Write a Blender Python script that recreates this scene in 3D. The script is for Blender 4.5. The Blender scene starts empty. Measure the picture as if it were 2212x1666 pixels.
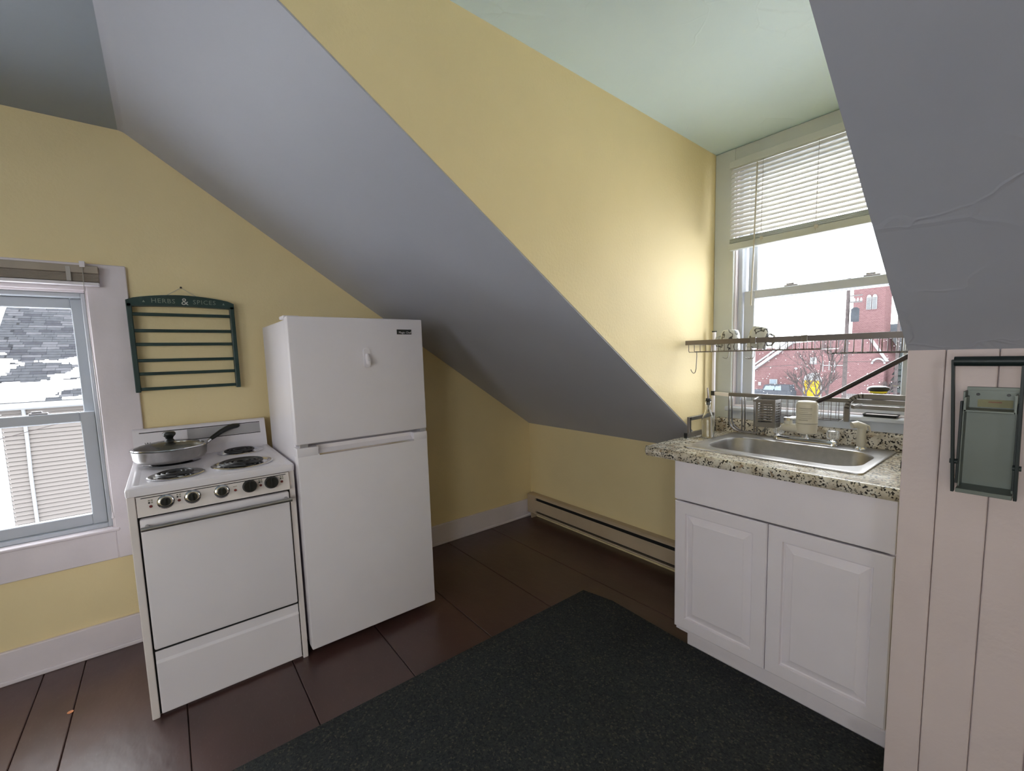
import bpy, bmesh, math, random
from mathutils import Vector, Matrix, noise
random.seed(11)
sc = bpy.context.scene
col = sc.collection
PI = math.pi

# ------------------------------------------------------------------ camera, sky, exposure
F, U0, V0 = 953.6325, 1125.94, 861.93
cam_d = bpy.data.cameras.new('camera'); cam = bpy.data.objects.new('camera', cam_d); col.objects.link(cam)
cam_d.sensor_width = 36.0; cam_d.lens = F / 2212 * 36.0
cam_d.shift_x = (1106 - U0) / 2212; cam_d.shift_y = (V0 - 833) / 2212
cam_d.clip_start = .02; cam_d.clip_end = 500
RM = Matrix(((.62907506, -.06017873, .77501167), (.77685262, .0841338, -.62403646), (-.02765096, .99463562, .09967648)))
CAM = Vector((2.8232, -2.3509, 1.3624))
cam.matrix_world = Matrix.Translation(CAM) @ RM.to_4x4()
sc.camera = cam

SKY = 6.5
w = bpy.data.worlds.new('overcast_sky'); sc.world = w; w.use_nodes = True
wb = w.node_tree.nodes['Background']; wb.inputs[0].default_value = (.96, .98, 1.0, 1); wb.inputs[1].default_value = SKY

sc.view_settings.view_transform = 'Standard'; sc.view_settings.look = 'None'
sc.view_settings.exposure = .70; sc.view_settings.gamma = 1.0
sc.view_settings.use_curve_mapping = False
sc.cycles.max_bounces = 12; sc.cycles.diffuse_bounces = 8; sc.cycles.transparent_max_bounces = 16
sc.cycles.sample_clamp_indirect = 8.0
try:
    sc.cycles.use_denoising = True
except Exception:
    pass

def portal(name, loc, rot, sx, sy):
    l = bpy.data.lights.new(name, 'AREA'); l.shape = 'RECTANGLE'; l.size = sx; l.size_y = sy
    l.cycles.is_portal = True
    o = bpy.data.objects.new(name, l); col.objects.link(o); o.location = loc; o.rotation_euler = rot
portal('daylight_portal', (-.13, -2.98, 1.15), (0, -PI/2, 0), 1.12, .78)
portal('daylight_portal', (2.087, .13, 1.67), (-PI/2, 0, 0), .77, 1.22)
portal('daylight_portal', (4.73, -4.5, 1.45), (0, PI/2, 0), 1.2, 1.0)
portal('daylight_portal', (3.05, -5.33, 1.45), (PI/2, 0, 0), 1.1, 1.2)

# ------------------------------------------------------------------ materials
def _nt(name):
    m = bpy.data.materials.new(name); m.use_nodes = True
    nt = m.node_tree; b = nt.nodes['Principled BSDF']
    return m, nt, b
def rgba(c): return (c[0], c[1], c[2], 1)
def N(nt, t, **k):
    n = nt.nodes.new(t)
    for a, v in k.items():
        if a in n.inputs: n.inputs[a].default_value = v
        else: setattr(n, a, v)
    return n
def mixc(nt, fac, a, b):
    m = nt.nodes.new('ShaderNodeMix'); m.data_type = 'RGBA'
    for sock, v in ((m.inputs[0], fac), (m.inputs[6], a), (m.inputs[7], b)):
        if hasattr(v, 'is_output'): nt.links.new(v, sock)
        elif isinstance(v, (int, float)): sock.default_value = v
        else: sock.default_value = rgba(v)
    return m.outputs[2]
def ramp(nt, fac, stops):
    r = nt.nodes.new('ShaderNodeValToRGB'); nt.links.new(fac, r.inputs[0])
    e = r.color_ramp.elements
    while len(e) < len(stops): e.new(.5)
    for k, (p, c) in enumerate(stops):
        e[k].position = p; e[k].color = rgba(c) if not isinstance(c, (int, float)) else (c, c, c, 1)
    return r.outputs[0]
def coords(nt, scale=(1, 1, 1)):
    t = nt.nodes.new('ShaderNodeNewGeometry'); mp = nt.nodes.new('ShaderNodeMapping')
    nt.links.new(t.outputs['Position'], mp.inputs[0]); mp.inputs['Scale'].default_value = scale; mp.inputs['Location'].default_value = (3.37, 7.13, 5.41)
    return mp.outputs[0]
def nz(nt, vec, scale, detail=4, rough=.5):
    n = N(nt, 'ShaderNodeTexNoise', Scale=scale, Detail=detail, Roughness=rough); nt.links.new(vec, n.inputs['Vector'])
    return n.outputs[0]
def bump(nt, b, h, strength, dist=.01):
    bp = N(nt, 'ShaderNodeBump', Strength=strength, Distance=dist)
    nt.links.new(h, bp.inputs['Height']); nt.links.new(bp.outputs[0], b.inputs['Normal'])
def M(name, c, rough=.5, metal=0., var=.06, vscale=6., bs=0., bscale=60., spec=.5, coat=0., stretch=(1, 1, 1)):
    m, nt, b = _nt(name)
    b.inputs['Roughness'].default_value = rough; b.inputs['Metallic'].default_value = metal
    b.inputs['Specular IOR Level'].default_value = spec
    if coat: b.inputs['Coat Weight'].default_value = coat; b.inputs['Coat Roughness'].default_value = .1
    v = coords(nt, stretch)
    f = nz(nt, v, vscale)
    lo = [max(0, x * (1 - var)) for x in c]; hi = [min(1, x * (1 + var)) for x in c]
    o = ramp(nt, f, [(.3, lo), (.7, hi)])
    nt.links.new(o, b.inputs['Base Color'])
    if bs: bump(nt, b, nz(nt, v, bscale, 5), bs)
    return m

yellow = M('yellow_wall_paint', (.82, .685, .39), .6, var=.03, vscale=2.5, bs=.12, bscale=90)
blue = M('lavender_grey_slope_paint', (.455, .475, .55), .5, var=.03, vscale=2, bs=.10, bscale=25)
ceil_shaded = M('shaded_blue_ceiling_paint', (.31, .36, .42), .5, var=.03, vscale=2, bs=.08, bscale=25)  # ceiling paint darkened: the flat strip's shade is put into the colour
def plaster(name, c0, c1):
    m, nt, b = _nt(name); v = coords(nt)
    b.inputs['Roughness'].default_value = .5
    nt.links.new(ramp(nt, nz(nt, v, 3), [(.3, c0), (.7, c1)]), b.inputs['Base Color'])
    wv = N(nt, 'ShaderNodeTexVoronoi', Scale=5.5, feature='DISTANCE_TO_EDGE')
    d = nz(nt, v, 4, 3); mx = nt.nodes.new('ShaderNodeVectorMath'); mx.operation = 'ADD'
    sc3 = nt.nodes.new('ShaderNodeVectorMath'); sc3.operation = 'SCALE'; sc3.inputs['Scale'].default_value = .35
    cb = nt.nodes.new('ShaderNodeCombineXYZ'); nt.links.new(d, cb.inputs[0]); nt.links.new(d, cb.inputs[1])
    nt.links.new(cb.outputs[0], sc3.inputs[0]); nt.links.new(v, mx.inputs[0]); nt.links.new(sc3.outputs[0], mx.inputs[1])
    nt.links.new(mx.outputs[0], wv.inputs['Vector'])
    h = ramp(nt, wv.outputs['Distance'], [(0, 1.), (.035, 0.)])
    g = ramp(nt, nz(nt, v, 3.1, 2), [(.5, 0.), (.62, 1.)])
    mm = nt.nodes.new('ShaderNodeMath'); mm.operation = 'MULTIPLY'
    nt.links.new(h, mm.inputs[0]); nt.links.new(g, mm.inputs[1])
    bump(nt, b, mm.outputs[0], .28, .005)
    return m
blue_rough = plaster('lavender_grey_brushed_plaster', (.42, .44, .51), (.46, .48, .55))
ceil_lit_rough = plaster('window_lit_blue_brushed_plaster', (.72, .89, .96), (.76, .93, .99))  # ceiling paint lightened: window light on the dormer is put into the colour
trim_white = M('white_trim_paint', (.76, .70, .73), .45, var=.04, bs=.06, bscale=40)
sage_trim = M('pale_sage_trim_paint', (.54, .565, .53), .45, var=.03, bs=.05, bscale=40)
panel_white = M('offwhite_panel_paint', (.68, .575, .56), .5, var=.04, vscale=3, bs=.12, bscale=50)
vinyl = M('white_vinyl', (.50, .53, .58), .35, var=.02)
enamel = M('white_enamel', (.80, .765, .80), .28, var=.02, vscale=3)
fridge_white = M('white_textured_steel', (.80, .765, .80), .38, var=.015, bs=.03, bscale=250)
cream_enamel = M('warm_white_enamel', (.80, .74, .715), .3, var=.02)
cab_white = M('white_thermofoil', (.80, .75, .80), .4, var=.02)
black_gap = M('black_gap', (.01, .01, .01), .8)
black_plastic = M('black_plastic', (.012, .014, .013), .35)
black_coil = M('black_burner_coil', (.02, .02, .022), .45)
chrome = M('chrome', (.75, .76, .78), .12, 1., var=.02)
steel = M('brushed_steel', (.44, .43, .42), .34, 1., var=.08, vscale=40, stretch=(1, 1, 1))
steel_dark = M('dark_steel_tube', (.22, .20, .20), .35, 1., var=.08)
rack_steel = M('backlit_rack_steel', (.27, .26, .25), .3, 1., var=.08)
grey_strip = M('grey_aluminium_strip', (.42, .41, .43), .4, .4)
red_dot = M('dark_red_enamel', (.16, .015, .015), .4)
green_wood = M('dark_green_painted_wood', (.012, .04, .036), .42, var=.2, vscale=12)
gold_print = M('silver_lettering', (.55, .55, .50), .5)
green_print = M('grey_green_lettering', (.22, .27, .22), .5)
heater_tan = M('tan_heater_enamel', (.50, .40, .28), .4, var=.05)
black_print = M('black_print', (.02, .02, .02), .5)
grey_print = M('grey_print', (.35, .33, .28), .6)
ivory = M('ivory_plastic', (.52, .49, .41), .4, var=.02)
ceramic = None
slat_shaded = M('shaded_white_blind_slat', (.36, .31, .25), .5, var=.1)  # white slats in shadow, the shade painted in as taupe
cord_m = M('grey_cord', (.45, .43, .40), .8)
brown_rod = M('dark_bronze_tube', (.045, .035, .035), .35, .3)
yellow_pl = M('yellow_plastic', (.85, .75, .05), .4)
copper = M('copper_orange', (.65, .25, .10), .5)
crusher_black = M('dark_green_black_enamel', (.012, .022, .022), .4)
crusher_grey = M('grey_metal_plate', (.16, .18, .16), .42, .5, var=.12)
label_yel = M('yellow_label', (.32, .30, .16), .6)
label_red = M('red_print', (.30, .13, .08), .6)

def floor_mat():
    m, nt, b = _nt('dark_brown_floor_paint'); v = coords(nt, (.5, 1, 1))
    base = ramp(nt, nz(nt, v, 5, 6), [(.3, (.058, .026, .022)), (.7, (.088, .041, .035))])
    scr = ramp(nt, nz(nt, coords(nt, (2, 7, 2)), 23.7, 3, .5), [(.60, 0.), (.78, 1.)])
    m2 = nt.nodes.new('ShaderNodeMath'); m2.operation = 'MULTIPLY'; nt.links.new(scr, m2.inputs[0]); m2.inputs[1].default_value = .16
    o = mixc(nt, m2.outputs[0], base, (.22, .17, .16)); nt.links.new(o, b.inputs['Base Color'])
    nt.links.new(ramp(nt, nz(nt, v, 9, 2), [(.25, .28), (.75, .38)]), b.inputs['Roughness'])
    b.inputs['Specular IOR Level'].default_value = .8
    bump(nt, b, nz(nt, v, 30, 2), .10)
    return m
floor_m = floor_mat()
def rug_mat():
    m, nt, b = _nt('charcoal_speckled_carpet'); v = coords(nt)
    vo = N(nt, 'ShaderNodeTexVoronoi', Scale=160.); nt.links.new(v, vo.inputs['Vector'])
    sep = nt.nodes.new('ShaderNodeSeparateColor'); nt.links.new(vo.outputs['Color'], sep.inputs[0])
    o = ramp(nt, sep.outputs[0], [(0., (.030, .034, .035)), (.55, (.045, .050, .051)), (.88, (.053, .056, .054)), (.97, (.090, .083, .070))])
    nt.links.new(o, b.inputs['Base Color']); b.inputs['Roughness'].default_value = 1.; b.inputs['Specular IOR Level'].default_value = .1
    bump(nt, b, nz(nt, v, 220, 3), .8, .004)
    return m
rug_m = rug_mat()
def granite():
    m, nt, b = _nt('speckled_granite_laminate'); v = coords(nt)
    base = ramp(nt, nz(nt, v, 22, 5), [(.35, (.42, .36, .27)), (.5, (.58, .53, .44)), (.65, (.68, .65, .57))])
    f1 = ramp(nt, nz(nt, v, 125, 2, .5), [(.53, 0.), (.57, 1.)])
    g1 = ramp(nt, nz(nt, v, 48, 2), [(.42, 0.), (.50, 1.)])
    mm = nt.nodes.new('ShaderNodeMath'); mm.operation = 'MULTIPLY'; nt.links.new(f1, mm.inputs[0]); nt.links.new(g1, mm.inputs[1])
    o = mixc(nt, mm.outputs[0], base, (.028, .024, .022))
    f2 = ramp(nt, nz(nt, v, 45, 3), [(.63, 0.), (.68, 1.)])
    o = mixc(nt, f2, o, (.30, .22, .15))
    nt.links.new(o, b.inputs['Base Color']); b.inputs['Roughness'].default_value = .22
    return m
granite_m = granite()
def marble():
    m, nt, b = _nt('white_marbled_glaze'); v = coords(nt)
    wv = N(nt, 'ShaderNodeTexWave', Scale=7., Distortion=14., Detail=3.); wv.inputs['Detail Scale'].default_value = 2.2
    nt.links.new(v, wv.inputs['Vector'])
    o = ramp(nt, wv.outputs['Fac'], [(0., (.05, .05, .05)), (.08, (.25, .25, .24)), (.18, (.56, .57, .54))])
    nt.links.new(o, b.inputs['Base Color']); b.inputs['Roughness'].default_value = .15
    return m
ceramic = marble()
def thin_glass(name, tint=(.985, .99, .995), ior=.02):
    m = bpy.data.materials.new(name); m.use_nodes = True; nt = m.node_tree; nt.nodes.clear()
    out = nt.nodes.new('ShaderNodeOutputMaterial'); tr = nt.nodes.new('ShaderNodeBsdfTransparent'); tr.inputs[0].default_value = rgba(tint)
    gl = nt.nodes.new('ShaderNodeBsdfGlossy'); gl.inputs['Roughness'].default_value = .03
    lw = N(nt, 'ShaderNodeLayerWeight', Blend=.5); pw = N(nt, 'ShaderNodeMath', operation='POWER'); pw.inputs[1].default_value = 4.; nt.links.new(lw.outputs['Facing'], pw.inputs[0])
    fr = N(nt, 'ShaderNodeMath', operation='MULTIPLY_ADD'); fr.inputs[1].default_value = .55; fr.inputs[2].default_value = ior; nt.links.new(pw.outputs[0], fr.inputs[0]); mx = nt.nodes.new('ShaderNodeMixShader')
    nt.links.new(fr.outputs[0], mx.inputs[0]); nt.links.new(tr.outputs[0], mx.inputs[1]); nt.links.new(gl.outputs[0], mx.inputs[2])
    nt.links.new(mx.outputs[0], out.inputs[0])
    return m
pane_m = thin_glass('window_glass')
bottle_glass = None
lid_glass = thin_glass('smoked_lid_glass', (.55, .55, .53), .05)
def crystal(name, tw):
    m, nt, b = _nt(name)
    b.inputs['Base Color'].default_value = (.95, .96, .96, 1); b.inputs['Roughness'].default_value = .05
    b.inputs['Transmission Weight'].default_value = tw; b.inputs['IOR'].default_value = 1.45
    return m
acrylic = crystal('clear_acrylic', .85)
bottle_glass = crystal('clear_bottle_glass', 1.)
def slat_mat():
    m = bpy.data.materials.new('white_translucent_slat'); m.use_nodes = True; nt = m.node_tree; nt.nodes.clear()
    out = nt.nodes.new('ShaderNodeOutputMaterial'); a = nt.nodes.new('ShaderNodeBsdfDiffuse'); t = nt.nodes.new('ShaderNodeBsdfTranslucent')
    a.inputs[0].default_value = (.75, .74, .72, 1); t.inputs[0].default_value = (.80, .79, .78, 1)
    mx = nt.nodes.new('ShaderNodeMixShader'); mx.inputs[0].default_value = .2
    nt.links.new(a.outputs[0], mx.inputs[1]); nt.links.new(t.outputs[0], mx.inputs[2]); nt.links.new(mx.outputs[0], out.inputs[0])
    return m
slat_white = slat_mat()

# ------------------------------------------------------------------ mesh helpers
WL = {}
def wl(o): return WL.get(o.name, Vector((0, 0, 0))) if o else Vector((0, 0, 0))
def tag(o, label=None, cat=None, group=None, kind=None):
    if label: o['label'] = label
    if cat: o['category'] = cat
    if group: o['group'] = group
    if kind: o['kind'] = kind
    return o
def thing(name, label, cat, loc, group=None, kind=None):
    o = bpy.data.objects.new(name, None); col.objects.link(o); o.location = loc; o.empty_display_size = .05
    WL[o.name] = Vector(loc)
    return tag(o, label, cat, group, kind)
class B:
    """collects shapes (world coordinates) into one mesh"""
    def __init__(s): s.bm = bmesh.new()
    def _add(s, verts, faces):
        vs = [s.bm.verts.new(v) for v in verts]
        for f in faces:
            try: s.bm.faces.new([vs[i] for i in f])
            except ValueError: pass
        return s
    def box(s, x0, x1, y0, y1, z0, z1, bev=0., seg=2, mat=None):
        t = bmesh.new(); bmesh.ops.create_cube(t, size=1.)
        a = Vector((min(x0, x1), min(y0, y1), min(z0, z1))); b = Vector((max(x0, x1), max(y0, y1), max(z0, z1)))
        for v in t.verts: v.co = Vector([a[k] + (v.co[k] + .5) * (b[k] - a[k]) for k in range(3)])
        if bev > 0:
            bev = min(bev, min(b - a) * .49)
            bmesh.ops.bevel(t, geom=list(t.edges), offset=bev, segments=seg, affect='EDGES', profile=.5)
        return s._merge(t, mat)
    def _merge(s, t, mat=None):
        t.verts.index_update()
        if mat is not None: bmesh.ops.transform(t, matrix=mat, verts=t.verts)
        vs = [s.bm.verts.new(v.co) for v in t.verts]
        for f in t.faces: s.bm.faces.new([vs[v.index] for v in f.verts])
        t.free(); return s
    def bar(s, p, q, wd, ht, up=(0, 0, 1), bev=0.):
        p = Vector(p); q = Vector(q); d = q - p; L = d.length; x = d.normalized(); up = Vector(up)
        y = up.cross(x)
        if y.length < 1e-6: y = Vector((0, 1, 0)).cross(x)
        y.normalize(); z = x.cross(y)
        m = Matrix((x, y, z)).transposed().to_4x4(); m.translation = (p + q) / 2
        return s.box(-L/2, L/2, -wd/2, wd/2, -ht/2, ht/2, bev, 2, m)
    def tube(s, pts, r, seg=8, closed=False):
        pts = [Vector(p) for p in pts]; n = len(pts)
        rr = r if isinstance(r, (list, tuple)) else [r] * n
        tang = []
        for i in range(n):
            if closed: t = pts[(i + 1) % n] - pts[i - 1]
            elif i == 0: t = pts[1] - pts[0]
            elif i == n - 1: t = pts[-1] - pts[-2]
            else: t = (pts[i + 1] - pts[i]).normalized() + (pts[i] - pts[i - 1]).normalized()
            tang.append(t.normalized())
        nrm = tang[0].orthogonal().normalized(); rings = []
        for i in range(n):
            nrm = (nrm - tang[i] * nrm.dot(tang[i]))
            if nrm.length < 1e-6: nrm = tang[i].orthogonal()
            nrm.normalize(); bn = tang[i].cross(nrm)
            rings.append([s.bm.verts.new(pts[i] + (nrm * math.cos(2*PI*k/seg) + bn * math.sin(2*PI*k/seg)) * rr[i]) for k in range(seg)])
        m = n if closed else n - 1
        for i in range(m):
            a = rings[i]; b = rings[(i + 1) % n]
            for k in range(seg): s.bm.faces.new((a[k], a[(k+1) % seg], b[(k+1) % seg], b[k]))
        if not closed:
            s.bm.faces.new(rings[0][::-1]); s.bm.faces.new(rings[-1])
        return s
    def lathe(s, prof, c, seg=32, axis=(0, 0, 1), capb=True, capt=True, mat=None):
        ax = Vector(axis).normalized(); q = Vector((0, 0, 1)).rotation_difference(ax); c = Vector(c); rings = []
        for (r, h) in prof:
            rings.append([s.bm.verts.new((mat @ v if mat else v)) for v in
                          [c + q @ Vector((r * math.cos(2*PI*k/seg), r * math.sin(2*PI*k/seg), h)) for k in range(seg)]])
        for i in range(len(prof) - 1):
            a, b = rings[i], rings[i+1]
            for k in range(seg): s.bm.faces.new((a[k], a[(k+1) % seg], b[(k+1) % seg], b[k]))
        if capb: s.bm.faces.new(rings[0][::-1])
        if capt: s.bm.faces.new(rings[-1])
        return s
    def loops(s, ls, cap0=True, cap1=True):
        rings = [[s.bm.verts.new(p) for p in l] for l in ls]
        n = len(rings[0])
        for i in range(len(rings) - 1):
            a, b = rings[i], rings[i+1]
            for k in range(n): s.bm.faces.new((a[k], a[(k+1) % n], b[(k+1) % n], b[k]))
        if cap0: s.bm.faces.new(rings[0][::-1])
        if cap1: s.bm.faces.new(rings[-1])
        return s
    def prism(s, poly, axis, a, b):
        """poly: 2D points in the two other axes (order x,y,z without axis)"""
        def P(u, v, t): return {'x': (t, u, v), 'y': (u, t, v), 'z': (u, v, t)}[axis]
        return s.loops([[P(u, v, a) for u, v in poly], [P(u, v, b) for u, v in poly]])
    def xf(s, m):
        bmesh.ops.transform(s.bm, matrix=m, verts=s.bm.verts); return s
    def obj(s, name, mat, parent=None, smooth=None, origin=None):
        bm = s.bm
        bmesh.ops.recalc_face_normals(bm, faces=bm.faces)
        cs = [v.co for v in bm.verts]
        o = Vector(origin) if origin is not None else Vector([(min(c[k] for c in cs) + max(c[k] for c in cs)) / 2 for k in range(3)])
        for v in bm.verts: v.co -= o
        me = bpy.data.meshes.new(name); bm.to_mesh(me); bm.free()
        if mat: me.materials.append(mat)
        if smooth is not None:
            me.shade_smooth()
            try: me.set_sharp_from_angle(angle=math.radians(smooth))
            except Exception: pass
        ob = bpy.data.objects.new(name, me); col.objects.link(ob)
        ob.location = o - wl(parent); ob.parent = parent; WL[ob.name] = o
        return ob
def share(src, name, world, parent, rot=None):
    o = bpy.data.objects.new(name, src.data); col.objects.link(o)
    o.location = Vector(world) - wl(parent); o.parent = parent; WL[o.name] = Vector(world)
    if rot: o.rotation_euler = rot
    return o
def struct(o, label, cat): return tag(o, label, cat, None, 'structure')
def text_obj(name, txt, size, mw, mat, parent, extrude=.0006, spacing=1.0):
    """flat lettering; mw maps text plane (x right, y up, z out) to the world"""
    cu = bpy.data.curves.new('lettering', 'FONT'); cu.body = txt; cu.size = size; cu.extrude = extrude
    cu.align_x = 'CENTER'; cu.align_y = 'CENTER'; cu.space_character = spacing; cu.resolution_u = 2
    to = bpy.data.objects.new('lettering', cu); col.objects.link(to)
    bpy.context.view_layer.update()
    me = bpy.data.meshes.new_from_object(to.evaluated_get(bpy.context.evaluated_depsgraph_get()))
    bpy.data.objects.remove(to); bpy.data.curves.remove(cu)
    b = B(); b.bm.from_mesh(me); bpy.data.meshes.remove(me); b.xf(mw)
    return b.obj(name, mat, parent)
def frame_mat(origin, xdir, ydir):
    x = Vector(xdir).normalized(); y = Vector(ydir).normalized(); z = x.cross(y)
    m = Matrix((x, y, z)).transposed().to_4x4(); m.translation = Vector(origin); return m
def rrect(x0, x1, y0, y1, r, z, n=8):
    pts = []
    for cx, cy, a0 in ((x1 - r, y1 - r, 0), (x0 + r, y1 - r, PI/2), (x0 + r, y0 + r, PI), (x1 - r, y0 + r, 1.5*PI)):
        for k in range(n + 1):
            a = a0 + PI/2 * k / n; pts.append((cx + r * math.cos(a), cy + r * math.sin(a), z))
    return pts

# ------------------------------------------------------------------ the room shell
ZK, YC, ZC = .789, -2.41, 2.4435       # knee wall top, crease of slope and flat ceiling
SL = (ZC - ZK) / -YC
XD0, XD1, YP = 1.598, 2.552, -.81       # dormer cheeks, panelled knee wall
YF, XE = -5.2, 4.6                     # far side of the attic behind the camera
def zs(y): return ZK - SL * y

fl = B().box(-.15, XE + .15, YF - .15, .15, -.09, -.022).obj('floor', black_gap)
struct(fl, 'dark brown painted wide board floor with open seams', 'floor')
seams = [.0, -.44, -.83, -1.22, -1.62, -2.005, -2.39, -2.745, -2.88, -3.27, -3.66, -4.05, -4.44, -4.83, -5.2]
for a, b in zip(seams[:-1], seams[1:]):
    B().box(.0, XE, b + .0012, a - .0012, -.022, 0, .0025, 1).obj('floorboard', floor_m, fl)

hy0, hy1, hz0, hz1 = -3.37, -2.588, .586, 1.708
wL = B()
for poly in ([(.0, -.05), (.0, ZK), (YC, ZC), (hy1, ZC), (hy1, -.05)],
             [(hy1, -.05), (hy1, hz0), (hy0, hz0), (hy0, -.05)],
             [(hy1, hz1), (hy1, ZC), (hy0, ZC), (hy0, hz1)],
             [(hy0, -.05), (hy0, ZC), (YF - .14, ZC), (YF - .14, -.05)]):
    wL.prism(poly, 'x', -.14, 0)
wall_left = struct(wL.obj('wall_left', yellow), 'pale yellow gable wall behind the stove and refrigerator', 'wall')

wx0, wx1, wz0, wz1 = 1.70, 2.475, 1.055, 2.285
wBk = B()
wBk.prism([(-.14, -.05), (XD0, -.05), (XD0, ZK + .04), (-.14, ZK + .04)], 'y', 0, .14)
wBk.prism([(XD0, -.05), (wx0, -.05), (wx0, 2.45), (XD0, 2.45)], 'y', 0, .14)
wBk.prism([(wx1, -.05), (XD1 + .1, -.05), (XD1 + .1, 2.45), (wx1, 2.45)], 'y', 0, .14)
wBk.prism([(wx0, -.05), (wx1, -.05), (wx1, wz0), (wx0, wz0)], 'y', 0, .14)
wBk.prism([(wx0, wz1), (wx1, wz1), (wx1, 2.45), (wx0, 2.45)], 'y', 0, .14)
struct(wBk.obj('wall_back', yellow), 'low yellow knee wall under the slope running on behind the sink', 'wall')

struct(B().prism([(0, ZK + .006), (0, 2.40), (YC, ZC + .03), (YC, ZC + .006)], 'x', XD0 - .11, XD0).obj('wall_dormer_left', yellow),
       'yellow triangular dormer cheek between the slope and the sink window', 'wall')
rc = B()
rc.prism([(.02, -.05), (.02, 2.42), (YP + .016, 2.42), (YP + .016, -.05)], 'x', XD1 + .004, XD1 + .1)
rc.prism([(YP + .016, zs(YP) + .006), (YP + .016, 2.43), (YC, ZC + .03), (YC, ZC + .006)], 'x', XD1 + .004, XD1 + .1)
struct(rc.obj('wall_dormer_right', yellow), 'yellow right cheek of the dormer hidden behind the panelled wall', 'wall')

t = .16
struct(B().prism([(.14, ZK - SL * .14), (YC, ZC), (YC, ZC + t), (.14, ZK - SL * .14 + t)], 'x', -.14, XD0 - .002).obj('ceiling_slope_left', blue),
       'smooth lavender grey sloping ceiling above the refrigerator', 'ceiling')
struct(B().prism([(.14, ZK - SL * .14), (YC, ZC), (YC, ZC + t), (.14, ZK - SL * .14 + t)], 'x', XD1 + .0, XE + .14).obj('ceiling_slope_right', blue_rough),
       'lavender grey sloping ceiling with brush marks above the white panelling', 'ceiling')
struct(B().box(-.14, XE + .14, YF - .14, YC, ZC, ZC + t).obj('ceiling_flat', ceil_shaded), 'flat pale blue ceiling strip painted in its shaded tone at the top of the attic', 'ceiling')
struct(B().prism([(.14, 2.366), (YC - .01, 2.4445), (YC - .01, 2.6), (.14, 2.6)], 'x', XD0 - .1, XD1 + .1).obj('ceiling_dormer', ceil_lit_rough),
       'pale blue dormer ceiling painted in its window-lit tone above the sink window', 'ceiling')
def holed(P, u0, u1, zt_, hu0, hu1, hz0_, hz1_):
    b = B()
    for a0, a1, c0, c1 in ((u0, hu0, -.05, zt_), (hu1, u1, -.05, zt_), (hu0, hu1, -.05, hz0_), (hu0, hu1, hz1_, zt_)): bx(b, P, a0, a1, 0, .14, c0, c1, 0)
    return b
def bx(b, P, u0, u1, w0, w1, z0, z1, bev=.002):
    p, q = P(u0, w0, z0), P(u1, w1, z1)
    return b.box(p[0], q[0], p[1], q[1], p[2], q[2], bev, 1)
P3 = lambda u, w, z: (XE + w, u, z)
P4 = lambda u, w, z: (u, YF - w, z)
def cove(x0, x1, nm, m, lb):
    d_ = .02; cs_, sn = math.cos(math.atan(SL)), math.sin(math.atan(SL))
    p0, p1, p2 = Vector((YC - d_, ZC + .0006)), Vector((YC, ZC)), Vector((YC + d_ * cs_, ZC - d_ * sn + .0006))
    pts = [p0 * (1 - u) ** 2 + p1 * 2 * u * (1 - u) + p2 * u * u for u in [k / 10 for k in range(11)]]
    struct(B().prism([(p.x, p.y) for p in pts] + [(YC, ZC + .02)], 'x', x0, x1).obj(nm, m, None, 40), lb, 'ceiling')
cove(0, XD0 - .003, 'trim_1', blue, 'soft rounded plaster bend where left slope meets flat ceiling')
cove(XD1 + .003, XE, 'trim_2', blue_rough, 'soft rounded plaster bend where right slope meets flat ceiling')
struct(holed(P4, -.14, XE + .14, ZC + .05, 2.5, 3.6, .85, 2.05).obj('wall_front', yellow), 'yellow wall with an added wide window on the far side of the attic', 'wall')
er = holed(P3, YF, YC, ZC + .05, -5.0, -4.0, .85, 2.05)
er.prism([(YC, -.05), (YC, ZC + .02), (0, ZK + .02), (0, -.05)], 'x', XE, XE + .14)
struct(er.obj('wall_rear', yellow), 'yellow gable wall behind the camera with an added window', 'wall')

# panelled knee wall on the right: boards with open v-grooves
wr = struct(B().box(XD1 + .004, XE, YP + .012, YP + .05, -.02, zs(YP) + .02).obj('wall_right', panel_white),
            'off-white painted vertical board panelling below the right slope', 'wall')
xs = [XD1, 2.627]
while xs[-1] < XE - .1: xs.append(xs[-1] + .093)
xs.append(XE)
for a, b in zip(xs[:-1], xs[1:]):
    B().box(a + .0008, b - .0008, YP, YP + .014, 0, zs(YP) + .004, .0028, 2).obj('panel_board', panel_white, wr)

bb = B().box(0, .02, YF, -.002, .018, .147, .004, 2).box(0, .026, YF, -.002, 0, .02, .004, 2)
struct(bb.obj('baseboard_left', trim_white), 'white painted baseboard along the yellow gable wall', 'baseboard')

# ------------------------------------------------------------------ windows
def ring(P, u0, u1, z0, z1, w0, w1, l, r, bt, tp, bev=.003):
    b = B()
    bx(b, P, u0, u0 + l, w0, w1, z0, z1, bev); bx(b, P, u1 - r, u1, w0, w1, z0, z1, bev)
    bx(b, P, u0 + l, u1 - r, w0, w1, z0, z0 + bt, bev); bx(b, P, u0 + l, u1 - r, w0, w1, z1 - tp, z1, bev)
    return b
P1 = lambda u, w, z: (-w, u, z)
P2 = lambda u, w, z: (u, w, z)

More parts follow.
